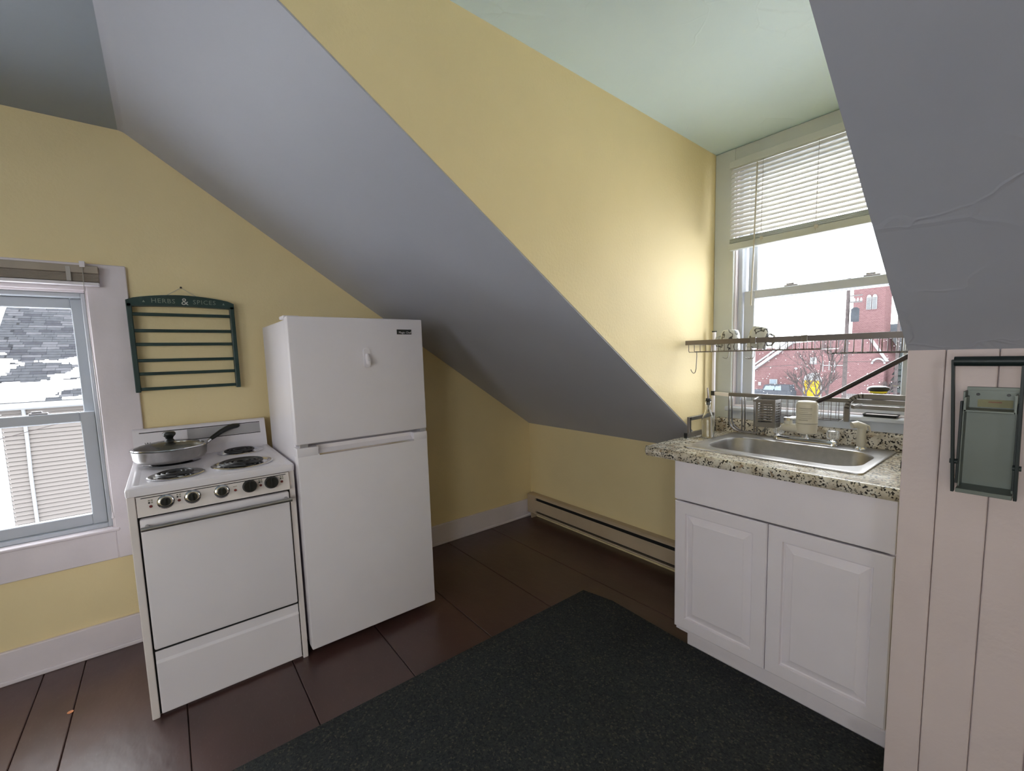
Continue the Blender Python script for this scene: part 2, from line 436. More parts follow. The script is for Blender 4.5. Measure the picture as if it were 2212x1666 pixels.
def sash(root, P, u0, u1, z0, z1, w0, w1, st, bt, tp, name='sash', fm=None):
    s = ring(P, u0, u1, z0, z1, w0, w1, st, st, bt, tp).obj(name, fm or vinyl, root)
    wm = (w0 + w1) / 2
    bx(B(), P, u0 + st - .004, u1 - st + .004, wm - .002, wm + .002, z0 + bt - .004, z1 - tp + .004, 0).obj('pane', pane_m, s)
    return s
def lock(root, P, u, w, z):
    b = B(); bx(b, P, u - .03, u + .03, w - .01, w + .012, z, z + .008); bx(b, P, u - .022, u + .012, w - .006, w + .008, z + .008, z + .016)
    b.obj('sash_lock', grey_strip, root)

# window_1 : gable window beside the stove
w1 = thing('window_1', 'white double hung gable window beside the stove', 'window', (0, -2.98, .447), kind='structure')
for (a, b_, c, d) in ((hy1 - .004, -2.45, .447, 1.825), (-3.51, hy0 + .004, .447, 1.825)):
    bx(B(), P1, a, b_, -.018, 0, c, d, .003).obj('casing', trim_white, w1)
bx(B(), P1, hy0 + .004, hy1 - .004, -.0172, 0, hz1 - .004, 1.825, .003).obj('casing', trim_white, w1)
bx(B(), P1, hy0 + .004, hy1 - .004, -.0172, 0, .447, hz0 + .004, .003).obj('casing', trim_white, w1)
bx(B(), P1, hy0 - .0, hy1 + .012, -.026, .01, hz0 - .004, hz0 + .01, .003).obj('sill_bead', trim_white, w1)
ring(P1, hy0, hy1, hz0, hz1, .0, .13, .012, .012, .012, .012).obj('jamb', trim_white, w1)
ring(P1, hy0 + .012, hy1 - .012, hz0 + .012, hz1 - .012, .018, .12, .016, .016, .02, .02).obj('frame', vinyl, w1)
sash(w1, P1, hy0 + .03, hy1 - .03, 1.105, 1.675, .072, .102, .040, .045, .045, 'upper_sash')
sash(w1, P1, hy0 + .029, hy1 - .029, .62, 1.155, .034, .066, .052, .05, .045, 'lower_sash')
bx(B(), P1, hy1 - .0292, hy1 - .0266, .0305, .034, hz0 + .034, hz1 - .034, 0).obj('track_gap', black_gap, w1)
lock(w1, P1, -2.80, .05, 1.155)

# window_2 : dormer window above the sink
w2 = thing('window_2', 'double hung dormer window with sage painted casing above the sink', 'window', (2.08, 0, .99), kind='structure')
bx(B(), P2, XD0 + .001, wx0 + .002, -.016, 0, .99, 2.368, .003).obj('casing', sage_trim, w2)
bx(B(), P2, wx1 - .002, XD1 + .002, -.016, 0, .99, 2.368, .003).obj('casing', sage_trim, w2)
bx(B(), P2, wx0 + .002, wx1 - .002, -.0155, 0, wz1 - .004, 2.368, .003).obj('casing', sage_trim, w2)
bx(B(), P2, wx0 + .002, wx1 - .002, -.0155, 0, .985, 1.045, .003).obj('apron', vinyl, w2)
bx(B(), P2, wx0 - .02, wx1 + .0, -.045, .05, 1.036, 1.058, .005).obj('stool', vinyl, w2)
ring(P2, wx0, wx1, wz0, wz1, .0, .13, .010, .010, .012, .012).obj('jamb', trim_white, w2)
ring(P2, wx0 + .010, wx1 - .010, wz0 + .004, wz1 - .012, .022, .125, .022, .022, .03, .02).obj('frame', vinyl, w2)
sash(w2, P2, 1.742, 2.436, 1.612, 2.262, .068, .098, .046, .043, .045, 'upper_sash')
sash(w2, P2, 1.738, 2.440, 1.075, 1.657, .032, .062, .052, .036, .042, 'lower_sash')
ring(P2, wx0 - .02, wx1 + .02, wz0 - .02, wz1 + .02, .13, .24, .024, .024, .03, .03).obj('light_shield_frame', vinyl, w2)  # outer frame added to keep sideways sky light off the cheek
lock(w2, P2, 1.955, .05, 1.657); lock(w2, P2, 2.27, .05, 1.657)

# fill_window_3 : unseen window added, like the next one, to bring in fill light
for nm, P, u0, u1, lb in (('fill_window_3', P3, -5.0, -4.0, 'unseen white window added for fill light in the gable wall behind the camera'), ('fill_window_4', P4, 2.5, 3.6, 'unseen wide white window added for fill light on the far side of the attic')):
    w3 = thing(nm, lb, 'window', P((u0 + u1) / 2, 0, .65), kind='structure')
    ring(P, u0 - .1, u1 + .1, .75, 2.15, -.018, .0, .1, .1, .1, .1).obj('casing', trim_white, w3)
    um = (u0 + u1) / 2
    sash(w3, P, u0, u1, 1.43, 2.05, .075, .105, .04, .04, .04); sash(w3, P, u0, u1, .85, 1.47, .04, .07, .04, .04, .04)

# ------------------------------------------------------------------ blinds
b1 = thing('window_blind', 'white window blind with its shade painted taupe, drawn up into a stack over the gable window', 'blind', (.03, -2.98, 1.72), 'window blinds')
u0, u1 = -3.42, -2.541
B().box(.019, .062, u0, u1, 1.775, 1.808, .003).obj('headrail', slat_shaded, b1)
sl = None
for k in range(12):
    z = 1.7405 + k * .0029
    if sl is None: sl = B().box(.026, .054, u0 + .004, u1 - .002, z - .0009, z + .0009).obj('slat', slat_shaded, b1)
    else: share(sl, 'slat', (.04, (u0 + u1) / 2 + .001, z), b1)
B().box(.024, .056, u0 + .004, u1 - .002, 1.722, 1.737, .003).obj('bottom_rail', enamel, b1)
B().box(.020, .064, -2.645, -2.63, 1.738, 1.80, .001).obj('ladder_tape', cord_m, b1)
B().box(.017, .066, -2.60, -2.582, 1.80, 1.826, .001).obj('bracket', enamel, b1)
cpts = [(.066, -2.592, 1.80 - k * .1 + (.003 * math.sin(k * 2))) for k in range(12)] + [(.068, -2.60, .64)]
B().tube([(.066 if z > .75 else .05, -2.592 - .002 * math.sin(z * 9), z) for z in [1.8 - .08 * k for k in range(15)]], .0012, 5).obj('pull_cord', cord_m, b1)
B().lathe([(.002, 0), (.006, .004), (.003, .03)], (.05, -2.592, .65), 8).obj('cord_tassel', trim_white, b1)

b2 = thing('window_blind', 'white mini blind half lowered over the sink window', 'blind', (2.1, -.03, 1.86), 'window blinds')
u0, u1 = 1.690, 2.50
B().box(u0, u1, -.052, -.017, 2.262, 2.298, .003).obj('headrail', sage_trim, b2)
proto = None
import itertools
for k in range(16):
    z = 1.938 + k * .0208
    if proto is None:
        b = B(); ang = math.radians(58); n = 5; top = []; wd = .0128
        prof = [(-wd + 2 * wd * i / n, .0022 * (1 - ((i / n) * 2 - 1) ** 2)) for i in range(n + 1)]
        pts = [(c * math.cos(ang) - h * math.sin(ang), c * math.sin(ang) + h * math.cos(ang)) for c, h in prof]
        low = [(y, zz - .0006) for y, zz in pts]
        for uu in (0,):
            b.loops([[(u0 + .004, -.034 + y, z + zz) for y, zz in pts + low[::-1]], [(u1 - .004, -.034 + y, z + zz) for y, zz in pts + low[::-1]]])
        proto = b.obj('slat', slat_white, b2, 40, origin=(2.095, -.034, z))
    else: share(proto, 'slat', (2.095, -.034, z), b2)
for k in range(5):
    B().box(u0 + .003, u1 - .003, -.047, -.021, 1.899 + k * .0045, 1.9008 + k * .0045).obj('gathered_slat', sage_trim, b2)
B().box(u0 - .002, u1 + .002, -.050, -.018, 1.862, 1.897, .006).obj('bottom_rail', sage_trim, b2)
B().tube([(1.828, -.058, 2.25), (1.822, -.058, 1.9), (1.814, -.058, 1.575)], .0036, 6).obj('tilt_wand', ivory, b2)
for x in (1.852, 2.083, 2.34):
    B().tube([(x, -.0495, 2.262), (x - .001, -.0505, 2.1), (x - .002, -.0512, 1.875)], .0012, 5).obj('ladder_cord', cord_m, b2)
    B().box(x - .008, x + .008, -.0525, -.049, 1.885, 1.9, .001).obj('cord_plug', ivory, b2)

# ------------------------------------------------------------------ stove
SY0, SY1, SX = -2.497, -1.9395, .69
sy = lambda f_: SY0 + (SY1 - SY0) * f_
st = thing('electric_stove', 'old white four coil electric stove between window and refrigerator', 'stove', (.36, (SY0 + SY1) / 2, 0))
B().box(.04, .672, SY0, SY1, .0, .882, .004).obj('body', enamel, st)
for a, b in ((SY0, SY0 + .024), (SY1 - .022, SY1)):
    B().box(.668, SX + .001, a, b, .0, .880, .003).obj('side_trim', cream_enamel, st)
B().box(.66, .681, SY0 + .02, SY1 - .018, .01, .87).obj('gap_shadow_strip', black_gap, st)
dr = B().box(.672, .692, SY0 + .03, SY1 - .026, .012, .222, .004).prism([(.672, .220), (.692, .220), (.684, .228), (.684, .264), (.672, .264)], 'y', SY0 + .03, SY1 - .026).obj('drawer', enamel, st)
dr2 = B().box(.672, .703, SY0 + .03, SY1 - .028, .279, .793, .007, 3).obj('oven_door', enamel, st, 40)
hd = B().tube([(.742, sy(.06), .766), (.742, sy(.955), .766)], .0085, 12)
hd.obj('door_handle', steel, dr2, 40)
for f_ in (.09, .925): B().tube([(.70, sy(f_), .766), (.742, sy(f_), .766)], .007, 8).obj('handle_mount', steel, dr2, 40)
cp = B().prism([(.672, .802), (.709, .804), (.700, .878), (.672, .878)], 'y', SY0 + .027, SY1 - .024).obj('control_panel', cream_enamel, st)
def panx(z): return .709 - (z - .804) / (.878 - .804) * .009
pn = Vector((1, 0, .12)).normalized()
B().bar((panx(.872) + .0004, SY0 + .04, .872), (panx(.872) + .0004, SY1 - .036, .872), .0015, .003).obj('panel_line', black_print, cp)
for k, (y, z, full) in enumerate(((-2.386, .847, 0), (-2.304, .847, 0), (-2.209, .847, 0), (-2.112, .848, 1), (-2.032, .848, 1))):
    kn = B().lathe([(.0265, 0), (.0265, .003), (.022, .007), (.0185, .008)], (panx(z), y, z), 28, pn).obj('knob_bezel' if not full else 'knob_skirt', chrome if not full else black_plastic, cp, 40)
    r = .0165 if not full else .025
    kb = B().lathe([(r, .007), (r * .97, .020), (r * .85, .024)], (panx(z), y, z), 24, pn).obj('knob', black_plastic, cp, 40)
    B().bar(Vector((panx(z), y, z - r * .8)) + pn * .0255, Vector((panx(z), y, z + r * .8)) + pn * .0255, .007, .006, (0, 1, 0), .001).obj('knob_grip', black_plastic, kb)
    B().bar((panx(.869) + .001, y, .864), (panx(.873) + .001, y, .873), .0014, .0014).obj('pointer_mark', black_print, cp)
for y, z in ((-2.430, .838), (-2.346, .842), (-2.163, .842), (-2.072, .843), (-1.992, .843)):
    B().lathe([(.0052, 0), (.0045, .002)], (panx(z), y, z), 12, pn).obj('indicator_lamp', red_dot, cp)
    if y != -2.163:
        for q in range(4):
            yy = y - .004 + (q % 2) * .008; zz = z + .014 + (q // 2) * .008
            B().box(panx(zz), panx(zz) + .0008, yy - .0028, yy + .0028, zz - .0028, zz + .0028).obj('burner_symbol', black_print if q == 0 else grey_print, cp)
    else:
        B().box(panx(z + .016), panx(z + .016) + .0008, y - .007, y + .007, z + .014, z + .0165).obj('oven_symbol', grey_print, cp)
# cooktop with a shallow well
ct = B()
ct.loops([rrect(.05, SX + .010, SY0 - .001, SY1 + .001, .012, .882), rrect(.05, SX + .012, SY0 - .002, SY1 + .002, .014, .905), rrect(.053, SX + .009, SY0 + .001, SY1 - .001, .014, .911),
          rrect(.06, SX - .002, SY0 + .011, SY1 - .011, .014, .914), rrect(.062, SX - .035, SY0 + .024, SY1 - .024, .014, .913), rrect(.075, SX - .043, SY0 + .034, SY1 - .034, .012, .906)], cap0=True, cap1=True)
ct.obj('cooktop', enamel, st, 35)
bg = B().prism([(.03, .905), (.092, .905), (.086, .95), (.066, 1.05), (.058, 1.057), (.03, 1.057)], 'y', SY0 + .006, SY1 - .004).obj('backguard', enamel, st)
def bgx(z): return .086 - (z - .95) / .1 * .02
def bgstrip(name, y0, y1, z0, z1, m, d=.0012):
    b = B(); b.loops([[(bgx(z0), y0, z0), (bgx(z0), y1, z0), (bgx(z1), y1, z1), (bgx(z1), y0, z1)], [(bgx(z0) + d, y0, z0), (bgx(z0) + d, y1, z0), (bgx(z1) + d, y1, z1), (bgx(z1) + d, y0, z1)]])
    return b.obj(name, m, bg)
bgstrip('grey_strip', -2.285, SY1 - .03, .988, 1.036, grey_strip)
bgstrip('dark_line', SY0 + .03, SY1 - .03, 1.0375, 1.0415, black_print)
bgstrip('dark_line', SY0 + .12, SY1 - .03, .983, .9868, black_print)
text_obj('maker_letter', 'W', .022, frame_mat((bgx(.985) + .0012, SY0 + .058, .985), (0, 1, 0), (-.2, 0, 1)), black_print, bg)
# coil burners
for k, (x, y, r) in enumerate(((.525, -2.345, .095), (.495, -2.107, .118), (.175, -2.078, .098), (.205, -2.352, .112))):
    bu = B().lathe([(r, .9065), (r + .002, .910), (r - .004, .9125), (r - .014, .911), (r - .024, .9045), (r * .3, .902)], (x, y, 0), 40).obj('drip_pan', chrome, st, 50)
    turns = 4 if r > .1 else 3; pts = []
    nn = turns * 26
    for i in range(nn + 1):
        a = 2 * PI * turns * i / nn; rr = .018 + (r - .028 - .018) * i / nn
        pts.append((x + rr * math.cos(a), y + rr * math.sin(a), .9165))
    B().tube(pts, .0058, 6).obj('heating_coil', black_coil, bu, 60)
    c = B()
    for a in (0.3, 2.4, 4.5): c.bar((x, y, .9085), (x + (r - .02) * math.cos(a), y + (r - .02) * math.sin(a), .9085), .004, .006)
    c.obj('coil_support', steel, bu)

# ------------------------------------------------------------------ pan and lid
PX, PY, PZ, PR = .238, -2.356, .924, .141
pan = thing('frying_pan', 'stainless frying pan on the rear left burner', 'pan', (PX, PY, PZ))
B().lathe([(PR - .035, .0), (PR - .014, .006), (PR - .006, .02), (PR - .002, .056), (PR + .003, .060), (PR - .001, .060), (PR - .008, .054), (PR - .012, .02), (PR - .03, .009)],
          (PX, PY, PZ), 56).obj('pan_body', steel, pan, 45)
hp = Vector((PX, PY, 0)); hdv = Vector((-.50, .86, 0)).normalized()
a = hp + hdv * (PR - .004); a.z = .962
pts = [a, a + hdv * .03 + Vector((0, 0, .012)), a + hdv * .05 + Vector((0, 0, .024))]
B().tube(pts, [.009, .008, .008], 10).obj('handle_bracket', chrome, pan, 50)
q = pts[-1]
hpts = [q + hdv * d + Vector((.004 * d / .1, 0, z)) for d, z in ((-.004, 0), (.02, .012), (.05, .027), (.085, .040), (.115, .046), (.14, .046), (.15, .043))]
B().tube(hpts, [.009, .011, .012, .013, .0135, .012, .006], 12).obj('handle', black_plastic, pan, 60)
lid = thing('pan_lid', 'domed glass pan lid with black knob resting on the frying pan', 'lid', (PX, PY, PZ + .0605))
prof = [(PR - .004, .0), (PR - .005, .002)]
B().lathe([(PR - .012, .0615), (PR - .004, .0612), (PR + .002, .063), (PR, .067), (PR - .012, .067)], (PX, PY, PZ), 56, capb=False, capt=False).obj('rim', chrome, lid, 60)
B().lathe([(PR - .011, .066), (PR * .8, .074), (PR * .55, .082), (PR * .3, .0865), (.014, .0885), (.001, .0886)], (PX, PY, PZ), 56, capb=False).obj('glass_dome', lid_glass, lid, 60)
B().lathe([(.019, .0885), (.017, .093), (.0135, .098), (.016, .106), (.024, .115), (.025, .123), (.02, .130), (.008, .132)], (PX, PY, PZ), 28).obj('knob', black_plastic, lid, 50)

# ------------------------------------------------------------------ refrigerator
FY0, FY1, FXF = -1.928, -1.304, .728
fr = thing('refrigerator', 'white top freezer refrigerator under the slope', 'refrigerator', (.42, (FY0 + FY1) / 2, 0))
B().box(.10, .660, FY0 + .006, FY1 - .006, .028, 1.545, .006).obj('body', fridge_white, fr)
B().box(.655, .668, FY0 + .012, FY1 - .012, .05, 1.54).obj('door_gasket', grey_strip, fr)
B().box(.666, FXF, FY0, FY1, .994, 1.554, .005, 3).obj('freezer_door', fridge_white, fr, 40)
# lower door with scooped grip along its top edge
gy0, gy1, gz = FY0 + .088, FY1 - .075, .945
d = B()
d.box(.666, FXF, FY0, FY1, .042, gz, .005, 3)
d.box(.666, FXF, FY0, gy0, gz - .008, .979, .003)
d.box(.666, FXF, gy1, FY1, gz - .008, .979, .003)
d.prism([(.666, gz - .006), (FXF - .010, gz - .006), (.694, .962), (.690, .979), (.666, .979)], 'y', gy0 - .001, gy1 + .001)
ld = d.obj('fridge_door', fridge_white, fr, 30)
B().bar((FXF + .001, gy0 + .002, gz - .002), (FXF + .001, gy1 - .002, gz - .002), .006, .008, (0, 0, 1), .001).obj('grip_strip', chrome, ld)
for y in (FY0 + .03, FY1 - .02): B().box(.67, .722, y - .018, y + .018, .979, .994, .002).obj('hinge', grey_strip, fr)
B().box(.60, .68, FY0 - .004, FY0 + .06, 1.546, 1.560, .003).obj('top_hinge_cover', fridge_white, fr)
for y in (FY0 + .05, FY1 - .05):
    for x in (.16, .64): B().lathe([(.022, 0), (.022, .012), (.012, .014), (.012, .044)], (x, y, 0), 14).obj('foot', black_plastic, fr, 40)
bd = B().box(FXF, FXF + .0025, -1.441, -1.364, 1.479, 1.503, .001).obj('badge', black_plastic, fr)
text_obj('badge_lettering', 'Magic Chef', .0145, frame_mat((FXF + .0027, -1.399, 1.488), (0, 1, 0), (0, 0, 1)), enamel, bd, .0003)
hk = thing('adhesive_hook', 'small white adhesive hook on the freezer door', 'hook', (FXF, -1.597, 1.32))
B().loops([[(FXF, -1.597 + y, 1.367 + z) for y, z, _ in rrect(-.0165, .0165, -.047, .047, .015, 0, 6)], [(FXF + .006, -1.597 + y, 1.367 + z) for y, z, _ in rrect(-.015, .015, -.0455, .0455, .014, 0, 6)]]).obj('base_plate', enamel, hk, 40)
B().tube([(FXF + .006, -1.597, 1.385), (FXF + .012, -1.597, 1.365), (FXF + .02, -1.597, 1.345), (FXF + .03, -1.597, 1.341), (FXF + .034, -1.597, 1.353)], [.009, .012, .011, .009, .006], 12).obj('hook_arm', enamel, hk, 60)

# ------------------------------------------------------------------ spice rack hanging on the wall
sr = thing('spice_rack', 'dark green wooden herbs and spices wall rack with rungs', 'rack', (.02, -2.243, 1.235))
RY0, RY1 = -2.462, -2.036
n = 16; top = []; bot = []
for k in range(n + 1):
    s_ = k / n; y = RY0 + (RY1 - RY0) * s_
    top.append((y, 1.672 + .028 * math.sin(PI * min(1, max(0, s_))) ** .8 if 0 < s_ < 1 else 1.668)); bot.append((y, 1.640 + .006 * math.sin(PI * s_)))
hb = B().prism(top + bot[::-1], 'x', .006, .05).obj('header_board', green_wood, sr)
for y in (RY0 + .0, RY1 - .02): B().box(.006, .05, y, y + .020, 1.232, 1.655, .003).obj('side_post', green_wood, sr)
for z in (1.604, 1.526, 1.461, 1.384, 1.320, 1.247):
    B().box(.030, .044, RY0 + .018, RY1 - .018, z - .0075, z + .0075, .003).obj('rung', green_wood, sr)
ym = (RY0 + RY1) / 2
for yy, tx, sz, m in ((ym - .075, 'HERBS', .030, green_print), (ym + .008, '&', .048, gold_print), (ym + .088, 'SPICES', .030, green_print), (ym - .148, '▲', .012, green_print), (ym + .168, '▲', .012, green_print)):
    if tx == '▲':
        B().prism([(yy - .005, 1.660), (yy + .005, 1.660), (yy, 1.670)], 'x', .05, .051).obj('leaf_motif', m, hb)
    else: text_obj('lettering', tx, sz, frame_mat((.0505, yy, 1.668), (0, 1, 0), (0, 0, 1)), m, hb, .0004, 1.12)
B().tube([(.012, ym - .07, 1.694), (.012, ym, 1.741), (.012, ym + .07, 1.694)], .0012, 5).obj('hanging_string', cord_m, sr)
B().lathe([(.0015, -.02), (.0015, .014), (.005, .015), (.004, .018)], (0, ym, 1.742), 10, (1, 0, 0)).obj('nail', brown_rod, sr)

# ------------------------------------------------------------------ baseboard heater
ht = thing('baseboard_heater', 'long tan electric baseboard heater along the knee wall', 'heater', (.88, -.03, .045))
HX0, HX1 = .028, 1.75
B().prism([(-.002, .046), (-.002, .204), (-.048, .204), (-.062, .196), (-.064, .188), (-.060, .188), (-.046, .198), (-.012, .198), (-.012, .046)], 'x', HX0, HX1).obj('housing', heater_tan, ht)
B().prism([(-.058, .076), (-.066, .078), (-.066, .158), (-.060, .164), (-.056, .162), (-.060, .156)], 'x', HX0 + .1, HX1).obj('front_cover', heater_tan, ht)
B().box(HX0, HX0 + .1, -.064, -.004, .046, .203, .003).obj('end_cap', heater_tan, ht)
B().prism([(-.004, .046), (-.062, .046), (-.066, .052), (-.064, .060), (-.056, .058), (-.004, .054)], 'x', HX0, HX1).obj('bottom_rail', heater_tan, ht)
B().box(HX0 + .1, HX1 - .02, -.05, -.014, .064, .19).obj('dark_fin_core', black_gap, ht)
for x in (.06, 1.7): B().box(x, x + .012, -.055, -.004, 0, .05).obj('support_bracket', heater_tan, ht)

# ------------------------------------------------------------------ sink cabinet
KX0, KX1, KY = 1.769, 2.524, -.652
cb = thing('sink_cabinet', 'white two door sink base cabinet with raised panel doors', 'cabinet', ((KX0 + KX1) / 2, -.33, 0))
B().box(KX0, KX0 + .016, KY + .02, -.02, .106, .8925, .002).box(KX1 - .016, KX1, KY + .02, -.02, .106, .8925, .002).box(KX0 + .016, KX1 - .016, KY + .02, -.02, .106, .122).box(KX0 + .016, KX1 - .016, -.03, -.02, .122, .70).obj('carcass', cab_white, cb)
B().box(KX0 + .018, KX1 - .0, -.567, -.02, 0, .108, .002).obj('toe_kick', cab_white, cb)
B().box(KX0, KX1, KY, KY + .0205, .716, .8925, .003).obj('false_front', cab_white, cb)
def panel_door(name, x0, x1, z0, z1):
    def L(i, d): return [(x0 + i, KY + d, z0 + i), (x1 - i, KY + d, z0 + i), (x1 - i, KY + d, z1 - i), (x0 + i, KY + d, z1 - i)]
    b = B(); b.loops([L(0, .0195), L(0, .004), L(.004, 0), L(.050, 0), L(.053, .009), L(.058, .0105), L(.062, .009), L(.084, .0025), L(.087, .0008), L(.089, .0008)])
    return b.obj(name, cab_white, cb)
panel_door('door', KX0 + .001, 2.1535, .128, .7085); panel_door('door', 2.1565, KX1 - .001, .128, .7085)

# ------------------------------------------------------------------ countertop, sink, faucet
CX0, CX1, CZ = 1.612, 2.549, .924
cn = thing('countertop', 'speckled granite look countertop with backsplash', 'countertop', (2.08, -.33, .893))
prof = [(-.64, .893), (-.652, .886), (-.662, .888), (-.668, .900), (-.668, .912), (-.662, .923), (-.652, .928), (-.642, .926), (-.630, .9242), (-.530, CZ), (-.530, .893)]
CH = Vector((0, 0, 0))
b = B()
ring0 = [(CX0 + .012, y * 1 + (.008 if y < -.645 else 0), z) for y, z in prof]; ring0b = [(CX0, (y + .02 if y < -.645 else y), z) for y, z in prof]
b.loops([ring0b, [(CX0 + .018, y, z) for y, z in prof], [(CX1, y, z) for y, z in prof]])
b.box(CX0, 1.775, -.530, -.004, .893, CZ, 0).box(2.375, CX1, -.530, -.004, .893, CZ, 0).box(1.775, 2.375, -.085, -.004, .893, CZ, 0)
b.obj('worktop', granite_m, cn, 40)
bs = [(-.004, .92), (-.028, .92), (-.028, .974), (-.031, .982), (-.027, .991), (-.018, .995), (-.004, .995)]
B().prism(bs, 'x', CX0, CX1).obj('backsplash', granite_m, cn, 40)

sk = thing('kitchen_sink', 'stainless steel drop-in single bowl sink', 'sink', (2.075, -.32, CZ))
n = 8
def RR(x0, x1, y0, y1, r, z): return rrect(x0, x1, y0, y1, r, z, n)
b = B()
b.loops([RR(1.741, 2.408, -.547, -.062, .022, CZ + .0006), RR(1.742, 2.407, -.546, -.063, .022, CZ + .005), RR(1.748, 2.401, -.540, -.069, .020, CZ + .0075),
         RR(1.755, 2.394, -.533, -.076, .018, CZ + .005), RR(1.786, 2.378, -.480, -.150, .10, CZ + .0045), RR(1.792, 2.372, -.474, -.156, .098, CZ + .002),
         RR(1.797, 2.367, -.469, -.161, .095, CZ - .008), RR(1.808, 2.356, -.458, -.172, .09, CZ - .11), RR(1.822, 2.342, -.444, -.186, .085, CZ - .145), RR(1.86, 2.30, -.41, -.22, .07, CZ - .158)], cap0=False)
b.obj('basin', steel, sk, 40)
B().lathe([(.04, -.1575), (.042, -.154), (.03, -.155), (.012, -.157)], (2.08, -.315, CZ), 24).obj('drain', chrome, sk, 40)

SZ = CZ + .0055
fc = thing('kitchen_faucet', 'chrome two handle faucet with clear knobs', 'faucet', (2.085, -.1, SZ))
b = B(); b.loops([RR(1.955, 2.217, -.128, -.074, .024, SZ - .0006), RR(1.955, 2.217, -.128, -.074, .024, SZ + .012), RR(1.960, 2.212, -.123, -.079, .022, SZ + .020), RR(1.97, 2.202, -.115, -.087, .013, SZ + .022)])
b.obj('base_plate', chrome, fc, 40)
for x in (1.976, 2.194):
    B().lathe([(.014, .02), (.012, .03)], (x, -.100, SZ), 16).obj('valve_stem', chrome, fc, 40)
    b = B(); rings = []
    for r, h in ((.020, .028), (.0235, .034), (.0245, .056), (.0225, .063), (.012, .066)):
        rings.append([(x + (r * (1 - .07 * (k % 2))) * math.cos(2*PI*k/28), -.100 + (r * (1 - .07 * (k % 2))) * math.sin(2*PI*k/28), SZ + h) for k in range(28)])
    b.loops(rings).obj('knob', acrylic, fc)
B().lathe([(.020, .018), (.017, .030), (.014, .042), (.012, .046)], (2.085, -.100, SZ), 24).obj('spout_hub', chrome, fc, 50)
B().tube([(2.085, -.1, SZ + .03), (2.083, -.104, SZ + .085), (2.075, -.13, SZ + .112), (2.055, -.17, SZ + .114), (2.040, -.196, SZ + .103)], [.011, .010, .010, .010, .011], 12).obj('spout', chrome, fc, 60)

wf = thing('faucet_water_filter', 'ivory water filter cartridge clipped on the faucet spout', 'water filter', (2.10, -.2, SZ + .03))
fx, fy = 2.118, -.185
b = B()
def oval(rx, ry, z, cx=fx, cy=fy): return [(cx + rx * math.cos(2*PI*k/28), cy + ry * math.sin(2*PI*k/28), z) for k in range(28)]
b.loops([oval(.034, .03, .985), oval(.040, .036, .989), oval(.0415, .037, 1.03)])
b.obj('cartridge_base', ivory, wf, 40)
B().loops([oval(.0415, .037, 1.0315), oval(.0415, .037, 1.112), oval(.040, .0355, 1.121), oval(.033, .029, 1.127), oval(.018, .016, 1.129)]).obj('cartridge', ivory, wf, 40)
B().loops([[(2.022 + .0, fy + y, 1.004 + z) for y, z, _ in rrect(-.020, .020, -.012, .012, .011, 0, 6)], [(2.030, fy + y, 1.004 + z) for y, z, _ in rrect(-.025, .025, -.017, .017, .014, 0, 6)], [(2.10, fy + y, 1.004 + z) for y, z, _ in rrect(-.025, .025, -.017, .017, .014, 0, 6)]]).obj('arm', ivory, wf, 40)
B().lathe([(.017, 0), (.017, .016)], (2.045, fy, 1.020), 20).obj('collar', ivory, wf, 40)
B().lathe([(.0175, 0), (.0175, .012), (.015, .014)], (2.045, fy, 1.036), 20).obj('locking_nut', chrome, wf, 40)
B().bar((2.026, fy, 1.0), (2.002, fy, .985), .02, .012, (0, 0, 1), .004).obj('lever', ivory, wf)
for k in range(7):
    z = 1.098 - k * .0085
    pts = [(fx + .0418 * math.cos(a), fy + .0373 * math.sin(a), z) for a in [math.radians(t_) for t_ in (range(-118, -38 - (0 if k not in (2, 6) else 25), 10))]]
    B().tube(pts, .0012 if k % 3 else .0018, 5).obj('printed_line', grey_print, wf)

sp = thing('side_sprayer', 'ivory side sprayer standing on the sink deck', 'sprayer', (2.296, -.106, SZ))
B().lathe([(.023, -.0006), (.022, .005), (.016, .010)], (2.296, -.106, SZ), 24).obj('holder_ring', chrome, sp, 40)
B().lathe([(.0135, .008), (.016, .014), (.0165, .05), (.0155, .075), (.015, .088)], (2.296, -.106, SZ), 20).obj('body', ivory, sp, 50)
B().tube([(2.302, -.100, SZ + .08), (2.298, -.105, SZ + .096), (2.283, -.118, SZ + .104), (2.268, -.131, SZ + .100)], [.013, .016, .015, .014], 14).obj('spray_head', ivory, sp, 50)
B().tube([(2.300, -.095, SZ + .105), (2.315, -.088, SZ + .095), (2.322, -.084, SZ + .07)], [.004, .005, .003], 8).obj('trigger', ivory, sp, 60)

# ------------------------------------------------------------------ over-sink dish rack and its contents
rk = thing('dish_rack', 'two tier stainless over-sink dish drying rack', 'dish rack', (2.05, -.2, CZ))
RXL, RXR, RYF, RYB = 1.640, 2.478, -.325, -.080
for x, nm in ((RXL, 'foot_frame'), (RXR, 'foot_frame')):
    b = B()
    b.bar((x, RYF - .022, CZ + .012), (x, RYB + .02, CZ + .012), .014, .024, (0, 0, 1), .001)
    b.bar((x, RYF + .006, CZ + .094), (x, RYB, CZ + .094), .014, .018, (0, 0, 1), .001)
    b.bar((x, RYF + .008, CZ + .020), (x, RYF + .008, CZ + .103), .016, .014, (1, 0, 0), .001)
    b.obj(nm, rack_steel, rk)
    B().box(x - .008, x + .008, RYF - .026, RYF - .021, CZ + .0, CZ + .025).obj('foot_end_cap', black_plastic, rk)
    B().bar((x, RYB, CZ + .02), (x, RYB, 1.455), .012, .016, (0, 1, 0), .001).obj('upright', enamel if x == RXL else rack_steel, rk)
    B().box(x - .009, x + .009, RYB - .010, RYB + .010, 1.452, 1.458, .001).obj('post_cap', black_plastic, rk)
    B().box(x - .009, x + .009, RYB - .011, RYB + .011, 1.118, 1.142, .001).obj('clamp', black_plastic, rk)
